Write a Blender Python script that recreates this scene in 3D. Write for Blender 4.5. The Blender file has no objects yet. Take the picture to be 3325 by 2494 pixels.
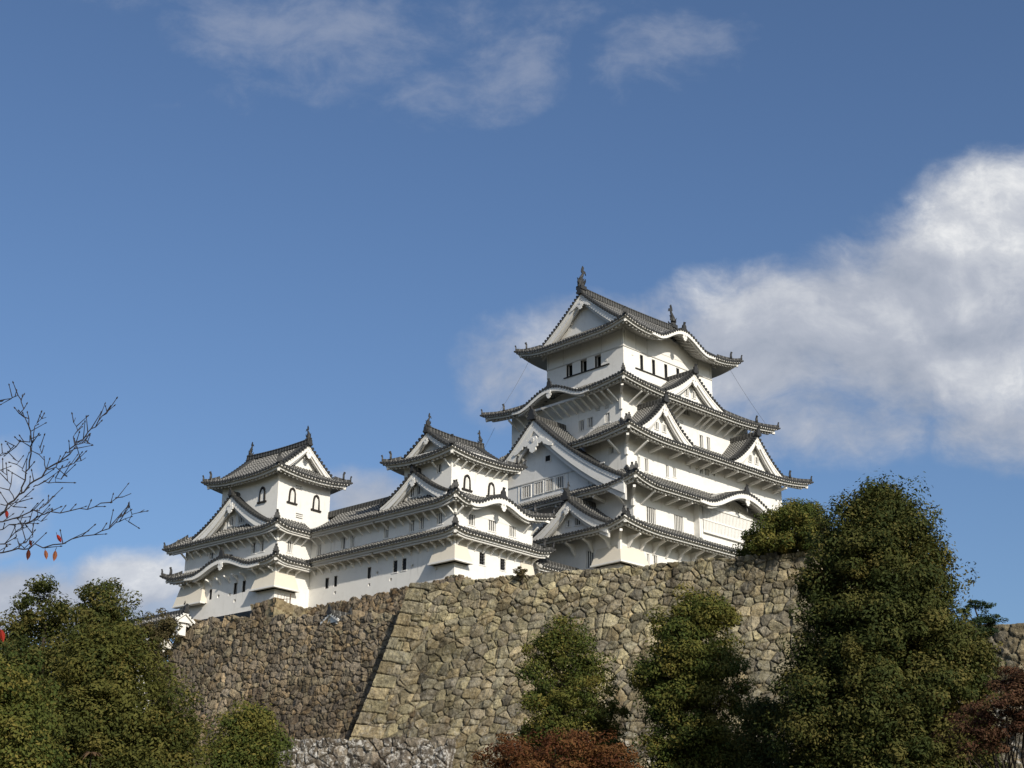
import bpy, math, random
import numpy as np
from mathutils import Matrix, Vector
C = bpy.context.scene.collection
SC = bpy.context.scene
rnd = random.Random(7)
RNG = np.random.default_rng(11)
rad = math.radians

# ------------------------------------------------------------------ camera, sky, sun, exposure
F, CX, CY = 4900.0, 1662.5, 1247.0            # focal length in photo pixels, photo centre
PITCH, ROLL = rad(19.93), rad(0.36)
CAM = np.array([0, 0, 1.7])
_f = np.array([0, math.cos(PITCH), math.sin(PITCH)]); _x = np.array([1.0, 0, 0]); _u = np.cross(_x, _f)
AX = math.cos(ROLL)*_x + math.sin(ROLL)*_u; AU = -math.sin(ROLL)*_x + math.cos(ROLL)*_u
cam_d = bpy.data.cameras.new("camera"); cam = bpy.data.objects.new("camera", cam_d); C.objects.link(cam)
cam_d.sensor_width = 36; cam_d.lens = 36*F/3325; cam_d.clip_start = 0.1; cam_d.clip_end = 6000
cam.matrix_world = Matrix(((AX[0], AU[0], -_f[0], CAM[0]), (AX[1], AU[1], -_f[1], CAM[1]), (AX[2], AU[2], -_f[2], CAM[2]), (0, 0, 0, 1)))
SC.camera = cam
def pt(x, y, depth):                          # a point in the place, seen at photo pixel x,y at that distance
    return CAM + (AX*(x-CX) + AU*(CY-y) + _f*F)*(depth/F)

SUN = Vector((0.497, -0.915, 0.545)).normalized()
sun_d = bpy.data.lights.new("sun", 'SUN'); sun_d.energy = 5.0; sun_d.angle = rad(0.53); sun_d.color = (1.0, 0.925, 0.80)
sun = bpy.data.objects.new("sun", sun_d); C.objects.link(sun)
sun.rotation_euler = SUN.to_track_quat('Z', 'Y').to_euler(); sun.location = (40, -60, 80)

W = bpy.data.worlds.new("World"); SC.world = W; W.use_nodes = True
nt = W.node_tree; nt.nodes.clear()
class NB:                                     # tiny helper for node trees
    def __init__(s, nt): s.nt = nt
    def n(s, t, **k):
        nd = s.nt.nodes.new(t)
        for a, b in k.items():
            setattr(nd, a, b)
        return nd
    def l(s, a, b): s.nt.links.new(a, b)
    def val(s, v, sock):
        if isinstance(v, (int, float)): sock.default_value = v
        elif isinstance(v, tuple): sock.default_value = v
        else: s.l(v, sock)
    def m(s, op, a, b=None, c=None, clamp=False):
        nd = s.n('ShaderNodeMath', operation=op, use_clamp=clamp)
        s.val(a, nd.inputs[0])
        if b is not None: s.val(b, nd.inputs[1])
        if c is not None: s.val(c, nd.inputs[2])
        return nd.outputs[0]
    def noise(s, vec, scale, detail=4, rough=.55, dist=0, out=0):
        nd = s.n('ShaderNodeTexNoise'); s.l(vec, nd.inputs['Vector'])
        nd.inputs['Scale'].default_value = scale; nd.inputs['Detail'].default_value = detail
        nd.inputs['Roughness'].default_value = rough; nd.inputs['Distortion'].default_value = dist
        return nd.outputs[out]
    def ramp(s, v, stops):
        nd = s.n('ShaderNodeValToRGB'); s.l(v, nd.inputs[0]); e = nd.color_ramp.elements
        while len(e) < len(stops): e.new(.5)
        for q, (p, c) in zip(e, stops): q.position = p; q.color = (*c, 1) if len(c) == 3 else c
        return nd.outputs[0]
    def smooth(s, v, a, b, lo=0., hi=1.):
        nd = s.n('ShaderNodeMapRange', interpolation_type='SMOOTHSTEP'); s.l(v, nd.inputs[0])
        nd.inputs[1].default_value = a; nd.inputs[2].default_value = b; nd.inputs[3].default_value = lo; nd.inputs[4].default_value = hi
        return nd.outputs[0]
    def mix(s, f, a, b, mode='MIX'):
        nd = s.n('ShaderNodeMix', data_type='RGBA', blend_type=mode)
        s.val(f, nd.inputs[0]); s.val(a if not isinstance(a, tuple) else (*a[:3], 1), nd.inputs[6]); s.val(b if not isinstance(b, tuple) else (*b[:3], 1), nd.inputs[7])
        return nd.outputs[2]
    def mapping(s, vec, sc=(1, 1, 1), loc=(0, 0, 0)):
        nd = s.n('ShaderNodeMapping'); s.l(vec, nd.inputs[0]); nd.inputs['Scale'].default_value = sc; nd.inputs['Location'].default_value = loc
        return nd.outputs[0]

def build_sky():
    b = NB(nt)
    sky = b.n('ShaderNodeTexSky', sky_type='NISHITA', sun_disc=False)
    sky.sun_elevation = math.asin(SUN.z); sky.sun_rotation = math.atan2(SUN.x, SUN.y)
    sky.altitude = 100; sky.air_density = 1.0; sky.dust_density = 2.2; sky.ozone_density = 1.5
    tc = b.n('ShaderNodeTexCoord').outputs['Generated']
    sep = b.n('ShaderNodeSeparateXYZ'); b.l(tc, sep.inputs[0])
    ay = b.m('MAXIMUM', sep.outputs[1], 0.02)
    u = b.m('DIVIDE', sep.outputs[0], ay); v = b.m('DIVIDE', sep.outputs[2], ay)     # compass bearing and height of a direction to the north
    cmb = b.n('ShaderNodeCombineXYZ'); b.l(u, cmb.inputs[0]); b.l(v, cmb.inputs[1]); uv = cmb.outputs[0]
    warp = b.n('ShaderNodeTexNoise'); b.l(uv, warp.inputs['Vector']); warp.inputs['Scale'].default_value = 9; warp.inputs['Detail'].default_value = 3
    wv = b.n('ShaderNodeVectorMath', operation='MULTIPLY_ADD'); b.l(warp.outputs['Color'], wv.inputs[0]); wv.inputs[1].default_value = (.05, .05, 0); b.l(uv, wv.inputs[2])
    puv = wv.outputs[0]
    n1 = b.noise(b.mapping(puv, (1, 1.25, 1)), 11, 14, .63)
    nl = b.noise(b.mapping(puv, (1, 1.25, 1), (-.012, -.030, 0)), 11, 14, .63)
    n2 = b.noise(b.mapping(puv, (1, 1.35, 1), (3, 1, 0)), 17, 12, .62)
    n3 = b.noise(b.mapping(puv, (1, 1.2, 1), (7, 2, 0)), 6, 5, .5)
    ps = b.n('ShaderNodeSeparateXYZ'); b.l(puv, ps.inputs[0]); pu, pv = ps.outputs[0], ps.outputs[1]
    def blob(x, y, rx, ry, k, ang=0.):
        d = pt(x, y, 1.) - CAM; u0, v0 = d[0]/d[1] + .025, d[2]/d[1] + .025; rx, ry = rx/F, ry/F*1.1
        ca, sa = math.cos(ang), math.sin(ang)
        du = b.m('SUBTRACT', pu, u0); dv = b.m('SUBTRACT', pv, v0)
        a_ = b.m('ADD', b.m('MULTIPLY', du, ca/rx), b.m('MULTIPLY', dv, sa/rx))
        b_ = b.m('ADD', b.m('MULTIPLY', du, -sa/ry), b.m('MULTIPLY', dv, ca/ry))
        r2 = b.m('ADD', b.m('MULTIPLY', a_, a_), b.m('MULTIPLY', b_, b_))
        return b.m('MULTIPLY', b.m('SUBTRACT', 1.0, r2, clamp=True), k)
    def group(bl):
        o = bl[0]
        for q in bl[1:]: o = b.m('MAXIMUM', o, q)
        return o
    big = group([blob(3420, 820, 640, 470, 1.35), blob(3080, 900, 520, 330, 1.15), blob(2960, 1060, 640, 400, 1.25), blob(2480, 1080, 620, 330, 1.05), blob(2050, 1150, 540, 260, .85),
                 blob(3350, 1340, 560, 290, .85), blob(2700, 1340, 660, 230, .62), blob(-40, 1620, 280, 230, .9), blob(20, 1960, 460, 200, 1.15), blob(430, 1890, 280, 170, 1.2), blob(300, 1990, 560, 190, 1.0),
                 blob(1190, 1600, 230, 150, .92), blob(1660, 1200, 330, 220, .74)])
    lit = group([blob(3300, 700, 560, 420, 1.), blob(3250, 1230, 380, 130, .75), blob(450, 1830, 260, 130, 1.), blob(2500, 960, 560, 200, .55), blob(40, 1540, 200, 120, .8)])
    wisp = group([blob(1000, 110, 820, 360, .80, -.15), blob(1550, 260, 560, 240, .80, .3), blob(2150, 190, 480, 240, .75, .2), blob(1650, 40, 760, 190, .62), blob(450, 0, 460, 150, .6), blob(700, 330, 380, 140, .42)])
    mb = b.smooth(b.m('ADD', b.m('MULTIPLY', b.m('SUBTRACT', n1, .5), 1.45), big), .20, .94)
    mb = b.m('MULTIPLY', mb, b.smooth(big, .02, .30))
    mw = b.smooth(b.m('ADD', b.m('MULTIPLY', b.m('SUBTRACT', n2, .5), 1.9), wisp), .30, 1.25, 0, .42)
    mw = b.m('MULTIPLY', mw, b.smooth(wisp, .02, .35))
    relief = b.m('ADD', b.m('MULTIPLY', b.m('SUBTRACT', n1, nl), 1.5), b.m('MULTIPLY', b.m('SUBTRACT', n3, .5), .55))
    sh = b.m('ADD', b.m('ADD', relief, .30), b.m('MULTIPLY', lit, .42))
    ccol = b.ramp(sh, [(0.0, (3.4, 3.8, 4.6)), (.42, (4.6, 4.9, 5.6)), (.72, (6.3, 6.5, 6.9)), (1.0, (9.2, 9.2, 9.1))])
    skyc = b.mix(1.0, sky.outputs[0], (0.81, 0.965, 1.165), 'MULTIPLY')
    c1 = b.mix(mw, skyc, (4.5, 4.8, 5.6))
    c2 = b.mix(b.m('MULTIPLY', mb, .93), c1, ccol)
    bg = b.n('ShaderNodeBackground'); b.l(c2, bg.inputs[0]); bg.inputs[1].default_value = 0.108
    out = b.n('ShaderNodeOutputWorld'); b.l(bg.outputs[0], out.inputs[0])
build_sky()
SC.view_settings.view_transform = 'Standard'; SC.view_settings.look = 'None'; SC.view_settings.exposure = -0.08; SC.view_settings.gamma = 1.0

# ------------------------------------------------------------------ materials
MATS = {}
def material(name, fn, rough=.85, spec=.2):
    m = bpy.data.materials.new(name); m.use_nodes = True
    b = NB(m.node_tree); bs = m.node_tree.nodes['Principled BSDF']
    bs.inputs['Roughness'].default_value = rough; bs.inputs['Specular IOR Level'].default_value = spec
    fn(b, bs); MATS[name] = m
    return m
def bump(b, bs, h, strength=.3, dist=.05):
    nd = b.n('ShaderNodeBump'); nd.inputs['Strength'].default_value = strength; nd.inputs['Distance'].default_value = dist
    b.l(h, nd.inputs['Height']); b.l(nd.outputs[0], bs.inputs['Normal'])
def f_plaster(c0, c1, stain=(.30, .29, .26), amt=.5):
    def fn(b, bs):
        oc = b.n('ShaderNodeTexCoord').outputs['Object']
        n = b.noise(oc, .55, 5, .6); col = b.mix(n, c0, c1)
        st = b.noise(b.mapping(oc, (1.3, 1.3, .16)), 1.6, 5, .62)
        pa = b.noise(oc, .22, 4, .6)
        k = b.m('MULTIPLY', b.m('MULTIPLY', b.smooth(st, .54, .78), b.smooth(pa, .42, .66)), amt)
        col = b.mix(k, col, stain)
        col = b.mix(b.smooth(b.noise(oc, 1.1, 6, .65), .48, .70, 0, .22), col, (.46, .44, .39))
        b.l(col, bs.inputs['Base Color'])
        bump(b, bs, b.noise(oc, 3.5, 4, .6), .22, .03)
    return fn
material('plaster', f_plaster((.68, .662, .625), (.77, .753, .715)), .92, .1)
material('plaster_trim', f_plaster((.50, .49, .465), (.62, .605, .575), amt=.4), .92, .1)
material('plaster_soffit_shade', f_plaster((.34, .33, .31), (.44, .43, .405), amt=.3), .92, .1)  # plaster darkened in its colour to imitate shade between the rafters
material('plaster_cream', f_plaster((.57, .52, .43), (.66, .61, .52), amt=.25), .92, .1)
def f_tile(b, bs):
    oc = b.n('ShaderNodeTexCoord').outputs['Object']
    at = b.n('ShaderNodeAttribute', attribute_name='s').outputs['Fac']
    rib = b.m('GREATER_THAN', at, 500.); w = b.m('ADD', at, b.m('MULTIPLY', b.noise(oc, 1.7, 2), .10))
    fr = b.m('FRACT', b.m('DIVIDE', w, .34))
    fr = b.m('ADD', fr, b.m('MULTIPLY', rib, .08)); band = b.m('MULTIPLY', b.smooth(fr, .72, .80), b.smooth(at, -.5, -.4))
    n = b.noise(oc, 5.5, 4, .7); n2 = b.noise(oc, .7, 4, .6)
    base = b.mix(n, (.024, .024, .024), (.075, .073, .068))
    base = b.mix(b.smooth(n2, .45, .75, 0, .5), base, (.10, .094, .080))
    mort = b.mix(b.noise(oc, 4.3, 3), (.08, .078, .072), (.42, .405, .37))
    b.l(b.mix(band, base, mort), bs.inputs['Base Color'])
material('roof_tile', f_tile, .62, .35)
def f_flat(c, v=.25, sc=4.):
    def fn(b, bs):
        oc = b.n('ShaderNodeTexCoord').outputs['Object']; n = b.noise(oc, sc, 4, .6)
        b.l(b.mix(n, tuple(x*(1-v) for x in c), tuple(x*(1+v) for x in c)), bs.inputs['Base Color'])
    return fn
material('ridge_tile', f_flat((.034, .034, .033), .6, 3.), .65, .35)
def f_ridge(b, bs):
    oc = b.n('ShaderNodeTexCoord').outputs['Object']
    at = b.n('ShaderNodeAttribute', attribute_name='s').outputs['Fac']
    fr = b.m('FRACT', b.m('DIVIDE', at, .42)); sp = b.n('ShaderNodeSeparateXYZ'); b.l(oc, sp.inputs[0])
    band = b.smooth(fr, .84, .88)
    n = b.noise(oc, 4, 4, .6)
    b.l(b.mix(band, b.mix(n, (.018, .018, .018), (.055, .054, .050)), (.17, .165, .155)), bs.inputs['Base Color'])
material('ridge_banded', f_ridge, .65, .3)
material('ornament_dark', f_flat((.032, .032, .032), .4), .6, .35)
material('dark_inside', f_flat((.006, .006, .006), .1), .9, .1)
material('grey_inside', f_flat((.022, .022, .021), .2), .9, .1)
material('iron', f_flat((.03, .03, .032), .2), .6, .4)
material('lacquer', f_flat((.025, .021, .018), .4), .6, .3)
material('wood_pole', f_flat((.09, .06, .045), .3), .8, .2)
def f_stone(lich, dark):
    def fn(b, bs):
        oc = b.n('ShaderNodeTexCoord').outputs['Object']
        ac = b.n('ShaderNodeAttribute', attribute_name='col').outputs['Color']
        n = b.noise(oc, 2.2, 7, .68); nf = b.noise(oc, 9, 6, .7)
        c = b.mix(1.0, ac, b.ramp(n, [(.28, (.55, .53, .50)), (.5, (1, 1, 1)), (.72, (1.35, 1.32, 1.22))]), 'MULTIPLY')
        c = b.mix(1.0, c, b.ramp(nf, [(.3, (.62, .62, .62)), (.55, (1, 1, 1)), (.75, (1.25, 1.25, 1.22))]), 'MULTIPLY')
        sp = b.n('ShaderNodeSeparateXYZ'); b.l(oc, sp.inputs[0])
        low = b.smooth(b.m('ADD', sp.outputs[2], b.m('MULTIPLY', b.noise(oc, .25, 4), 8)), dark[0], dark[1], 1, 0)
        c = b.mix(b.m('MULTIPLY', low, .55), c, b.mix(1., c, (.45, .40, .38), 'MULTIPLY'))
        lz = b.smooth(b.m('ADD', sp.outputs[2], b.m('MULTIPLY', b.noise(oc, .35, 4), 6)), lich[0], lich[1], 1, lich[2])
        lk = b.m('MULTIPLY', b.m('MULTIPLY', b.smooth(b.noise(oc, 2.6, 8, .74), .48, .60), b.smooth(b.noise(oc, .55, 4, .6), .38, .54)), lz)
        c = b.mix(b.m('MULTIPLY', lk, .85), c, (.56, .54, .50))
        st = b.noise(b.mapping(oc, (.5, .5, .10)), 1.1, 5, .6)
        c = b.mix(b.smooth(st, .54, .70, 0, .72), c, b.mix(1., c, (.42, .36, .32), 'MULTIPLY'))
        b.l(c, bs.inputs['Base Color'])
        bump(b, bs, b.m('ADD', b.m('MULTIPLY', nf, .6), n), .9, .13)
    return fn
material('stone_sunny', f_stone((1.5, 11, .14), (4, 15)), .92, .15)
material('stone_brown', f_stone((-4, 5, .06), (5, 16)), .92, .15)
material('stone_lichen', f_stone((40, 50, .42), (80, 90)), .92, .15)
def f_leaf(b, bs):
    ac = b.n('ShaderNodeAttribute', attribute_name='col').outputs['Color']
    b.l(ac, bs.inputs['Base Color'])
    tr = b.n('ShaderNodeBsdfTranslucent'); b.l(b.mix(1., ac, (1.5, 1.4, .7), 'MULTIPLY'), tr.inputs[0])
    mx = b.n('ShaderNodeMixShader'); mx.inputs[0].default_value = .16
    out = b.nt.nodes['Material Output']; b.l(bs.outputs[0], mx.inputs[1]); b.l(tr.outputs[0], mx.inputs[2]); b.l(mx.outputs[0], out.inputs[0])
material('leaves', f_leaf, .75, .10)
material('twig', f_flat((.030, .025, .024), .3, 30), .85, .1)
material('bark', f_flat((.055, .043, .034), .4, 6), .9, .1)
def f_ground(b, bs):
    oc = b.n('ShaderNodeTexCoord').outputs['Object']
    n = b.noise(oc, .12, 6, .6); n2 = b.noise(oc, 2.5, 6, .7)
    c = b.mix(b.smooth(n, .40, .62), (.10, .085, .06), (.045, .055, .022))
    b.l(b.mix(n2, b.mix(1., c, (.6, .6, .6), 'MULTIPLY'), c), bs.inputs['Base Color'])
    bump(b, bs, n2, .6, .1)
material('ground', f_ground, .95, .1)

# ------------------------------------------------------------------ mesh helper
class MB:
    def __init__(s): s.v = []; s.f = []; s.mi = []; s.at = []; s.mats = []
    def mat(s, name):
        if name not in s.mats: s.mats.append(name)
        return s.mats.index(name)
    def vert(s, p, a=-1.): s.v.append((p[0], p[1], p[2])); s.at.append(a); return len(s.v)-1
    def face(s, idx, m): s.f.append(tuple(idx)); s.mi.append(m)
    def poly(s, pts, mat, at=-1.):
        m = s.mat(mat); s.face([s.vert(p, at) for p in pts], m)
    def grid(s, rows, mat, ats=None):          # rows of points, equal length
        m = s.mat(mat); ids = [[s.vert(p, (ats[i][j] if ats else -1.)) for j, p in enumerate(r)] for i, r in enumerate(rows)]
        for i in range(len(rows)-1):
            for j in range(len(rows[0])-1): s.face((ids[i][j], ids[i][j+1], ids[i+1][j+1], ids[i+1][j]), m)
    def sweep(s, secs, mat, closed=True, caps=True, ats=None):     # list of cross-sections
        m = s.mat(mat); k = len(secs[0])
        ids = [[s.vert(p, (ats[i] if ats else -1.)) for p in c] for i, c in enumerate(secs)]
        for i in range(len(secs)-1):
            for j in range(k if closed else k-1):
                s.face((ids[i][j], ids[i][(j+1) % k], ids[i+1][(j+1) % k], ids[i+1][j]), m)
        if caps and closed: s.face(ids[0][::-1], m); s.face(ids[-1], m)
    def box(s, c, ax, ay, az, mat):            # centre and three half-axes
        c, ax, ay, az = map(np.asarray, (c, ax, ay, az)); m = s.mat(mat)
        ids = [s.vert(c+i*ax+j*ay+k*az) for i in (-1, 1) for j in (-1, 1) for k in (-1, 1)]
        for q in ((0, 1, 3, 2), (4, 6, 7, 5), (0, 4, 5, 1), (2, 3, 7, 6), (0, 2, 6, 4), (1, 5, 7, 3)): s.face([ids[i] for i in q], m)
    def bar(s, p, q, w, h, mat, side=None):    # a beam from p to q
        p, q = np.asarray(p, float), np.asarray(q, float); d = q-p; L = np.linalg.norm(d); d = d/L
        sd = np.asarray(side if side is not None else np.cross(d, (0, 0, 1.)), float); sd /= max(1e-9, np.linalg.norm(sd)); up = np.cross(sd, d)
        s.box((p+q)/2, d*L/2, sd*w/2, up*h/2, mat)
    def tube(s, pts, rs, mat, n=6, caps=True):
        pts = [np.asarray(p, float) for p in pts]; secs = []
        ref = np.array([0.31, .17, .93])
        for i, p in enumerate(pts):
            d = pts[min(i+1, len(pts)-1)]-pts[max(i-1, 0)]; d = d/max(1e-9, np.linalg.norm(d))
            a = np.cross(d, ref); na = np.linalg.norm(a)
            if na < .1: a = np.cross(d, (1., 0, 0)); na = np.linalg.norm(a)
            a /= na; b_ = np.cross(d, a); r = rs[i] if hasattr(rs, '__len__') else rs
            secs.append([p+a*r*math.cos(t)+b_*r*math.sin(t) for t in [2*math.pi*k/n for k in range(n)]])
        s.sweep(secs, mat, caps=caps)
    def build(s, name, parent=None, off=(0, 0, 0), smooth=False):
        me = bpy.data.meshes.new(name); v = np.array(s.v, float)-np.array(off)
        me.from_pydata(v.tolist(), [], s.f)
        for m in s.mats: me.materials.append(MATS[m])
        me.polygons.foreach_set('material_index', s.mi)
        if smooth: me.polygons.foreach_set('use_smooth', [True]*len(s.f))
        a = me.attributes.new('s', 'FLOAT', 'POINT'); a.data.foreach_set('value', s.at)
        me.update(); o = bpy.data.objects.new(name, me); C.objects.link(o)
        if parent: o.parent = parent
        return o
def tag(o, label, cat, group=None, kind=None):
    if label: o['label'] = label
    if cat: o['category'] = cat
    if group: o['group'] = group
    if kind: o['kind'] = kind
    return o
class Bld:                                    # a building: an Empty at its base, parts in its own east/north/up frame
    def __init__(s, name, x, y, zb, yaw, label, cat, group=None):
        s.root = bpy.data.objects.new(name, None); C.objects.link(s.root); s.root.location = (x, y, zb); s.root.rotation_euler = (0, 0, rad(yaw))
        s.zb = zb; tag(s.root, label, cat, group)
    def add(s, mb, name, parent=None, smooth=False): return mb.build(name, parent or s.root, (0, 0, s.zb), smooth)

# ------------------------------------------------------------------ roofs
PITCH_T, RT = .40, .125
class Side:
    """One sloping roof side. x runs along the eave, d runs inward from the eave edge."""
    def __init__(s, P, a, b, L, D, prof, zE, up, rl, rr, DL, DR, ov, bumpf=None, lim=None, mask=None, soff=.40):
        s.P, s.a, s.b = np.array(P, float), np.array(a, float), np.array(b, float)
        s.L, s.D, s.prof, s.zE, s.up, s.rl, s.rr, s.DL, s.DR, s.ov, s.bumpf = L, D, prof, zE, up, rl, rr, DL, DR, ov, bumpf
        s.limf, s.mask, s.soff = lim, mask, soff
    def z0(s, x, t=0.):
        cl = max(0., 1-x/(1.5*s.DL)) if s.DL else 0.; cr = max(0., 1-(s.L-x)/(1.5*s.DR)) if s.DR else 0.
        return s.up*(cl*cl+cr*cr)*max(0., 1-t/1.5)**2*(1.0)
    def z(s, x, d):
        z = s.zE + s.z0(x, d/s.Dn) + s.prof(max(d, 0.))
        if s.bumpf:
            h = s.bumpf(x)
            if h > 0: z = max(z, s.zE + h + .10*d) if d > .02 else s.zE+h+s.z0(x)
        return z
    Dn = 3.
    def pt(s, x, d, z): q = s.P + s.a*x + s.b*d; return (q[0], q[1], z)
    def span(s, x):                            # first and last depth of the tile column at x
        d0 = 0.; d1 = s.D
        if s.rl > 0: d1 = min(d1, x/s.rl)
        elif s.rl < 0: d0 = max(d0, -x)
        if s.rr > 0: d1 = min(d1, (s.L-x)/s.rr)
        elif s.rr < 0: d0 = max(d0, x-s.L)
        if s.limf: d1 = min(d1, s.limf(x))
        return d0, d1
    def xs(s, d, n):
        x0 = d*s.rl; x1 = s.L-d*s.rr
        if s.rl < 0: x0 = -d
        if s.rr < 0: x1 = s.L+d
        return [x0+(x1-x0)*i/n for i in range(n+1)]
def tiles(mb, S, nT=5, x0=None, x1=None):
    e0 = -S.D if S.rl < 0 else 0; e1 = S.L+S.D if S.rr < 0 else S.L
    n = int((e1-e0)/PITCH_T); p = (e1-e0)/n; mt = mb.mat('roof_tile')
    for i in range(n):
        x = e0+(i+.5)*p+rnd.uniform(-.02, .02)
        if S.mask and S.mask(x): continue
        d0, d1 = S.span(x)
        if d1-d0 < .12: continue
        ds = [d0 + (d1-d0)*k/nT for k in range(nT+1)]
        zj = rnd.uniform(-.018, .018); zs = [S.z(x, d)+zj for d in ds]; zl = [S.z(x-p/2, d) for d in ds]; zr = [S.z(x+p/2, d) for d in ds]
        sl = [0.]
        for k in range(nT): sl.append(sl[-1]+math.hypot(ds[k+1]-ds[k], zs[k+1]-zs[k]))
        sl = [q+rnd.random()*.0+.34*((i*.618) % 1)*.5 for q in sl]
        mb.grid([[S.pt(x-p/2, ds[k], zl[k]) for k in range(nT+1)], [S.pt(x+p/2, ds[k], zr[k]) for k in range(nT+1)]], 'roof_tile', [sl, sl])
        g = (zr[0]-zl[0])/p
        secs = []
        for k in range(nT+1):
            dd = ds[k]-(.09 if (k == 0 and d0 == 0) else 0)
            secs.append([S.pt(x+ox*RT, dd, zs[k]+oz*RT+ox*RT*g*.8) for ox, oz in ((-1, -.1), (-.7, .75), (0, 1.05), (.7, .75), (1, -.1))])
        mb.sweep(secs, 'roof_tile', closed=False, caps=False, ats=[q+1000.3 for q in sl])
        if d0 == 0:                            # round end tile at the eave
            r = RT*1.30; m0 = [S.pt(x+r*math.cos(t), -.10, zs[0]+.02+r*math.sin(t)) for t in [2*math.pi*k/8 for k in range(8)]]
            m1 = [S.pt(x+r*math.cos(t), .06, zs[0]+.02+r*math.sin(t)) for t in [2*math.pi*k/8 for k in range(8)]]
            mb.sweep([m1, m0], 'ridge_tile')
def strip(mb, S, poly, mat, n, x0=None, x1=None, follow=True, zadd=0.):
    """sweep a cross-section [(d, dz)...] along the eave, mitred at the corners"""
    secs = []
    for i in range(n+1):
        sec = []
        for d, dz in poly:
            xx = S.xs(d, n)[i] if x0 is None else x0+(x1-x0)*i/n
            sec.append(S.pt(xx, d, S.z(xx, 0)+dz+zadd))
        secs.append(sec)
    mb.sweep(secs, mat)
def eave(mb_f, mb_r, S, raft=True, n=None, slope=.40):
    n = n or max(8, int(S.L/.5))
    runs = [(0, S.L)]
    if S.mask:
        runs = []; cur = None; N = 200
        for i in range(N+1):
            x = S.L*i/N; k = S.mask(x)
            if not k and cur is None: cur = x
            if (k or i == N) and cur is not None: runs.append((cur, x)); cur = None
    for a0, a1 in runs:
        full = (a0 == 0 and a1 == S.L)
        def xr(d):
            x0 = max(a0, d*S.rl) if S.rl >= 0 else a0-(d if a0 == 0 else 0); x1 = min(a1, S.L-d*S.rr) if S.rr >= 0 else a1+(d if a1 == S.L else 0)
            return x0, x1
        nn = max(4, int(n*(a1-a0)/S.L))
        def sw(poly, mat):
            secs = []
            for i in range(nn+1):
                sec = []
                for d, dz in poly:
                    x0, x1 = xr(max(d, 0)); xx = x0+(x1-x0)*i/nn; sec.append(S.pt(xx, d, S.z(xx, 0)+dz))
                secs.append(sec)
            mb_f.sweep(secs, mat)
        sw([(-.03, .06), (-.03, -.02), (.12, -.02), (.12, .06)], 'ridge_tile')
        sw([(.0, -.02), (.0, -.14), (.10, -.14), (.10, -.02)], 'plaster')
        sw([(.10, -.10), (.10, -.15), (.34, -.17), (.34, -.12)], 'plaster_soffit_shade')
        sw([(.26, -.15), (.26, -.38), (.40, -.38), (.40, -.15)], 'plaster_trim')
        dd = [.29, S.ov*.5, S.ov+.06]; rows = []
        for d in dd:
            x0, x1 = xr(d)
            rows.append([S.pt(x0+(x1-x0)*i/nn, d, S.z(x0+(x1-x0)*i/nn, 0)-.40+slope*(d-.29)) for i in range(nn+1)])
        mb_f.grid(rows, 'plaster_soffit_shade')
        if raft:
            m = max(2, int((a1-a0)/.52))
            for i in range(m):
                x = a0+(i+.5)*(a1-a0)/m; d1 = S.ov
                if S.rl > 0: d1 = min(d1, x/S.rl)
                if S.rr > 0: d1 = min(d1, (S.L-x)/S.rr)
                if d1 < .55: continue
                z0 = S.z(x, 0)-.40-.10
                mb_r.bar(S.pt(x, .46, z0+slope*.17), S.pt(x, d1, z0+slope*(d1-.29)), .20, .22, 'plaster_trim', side=(S.a[0], S.a[1], 0))
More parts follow.
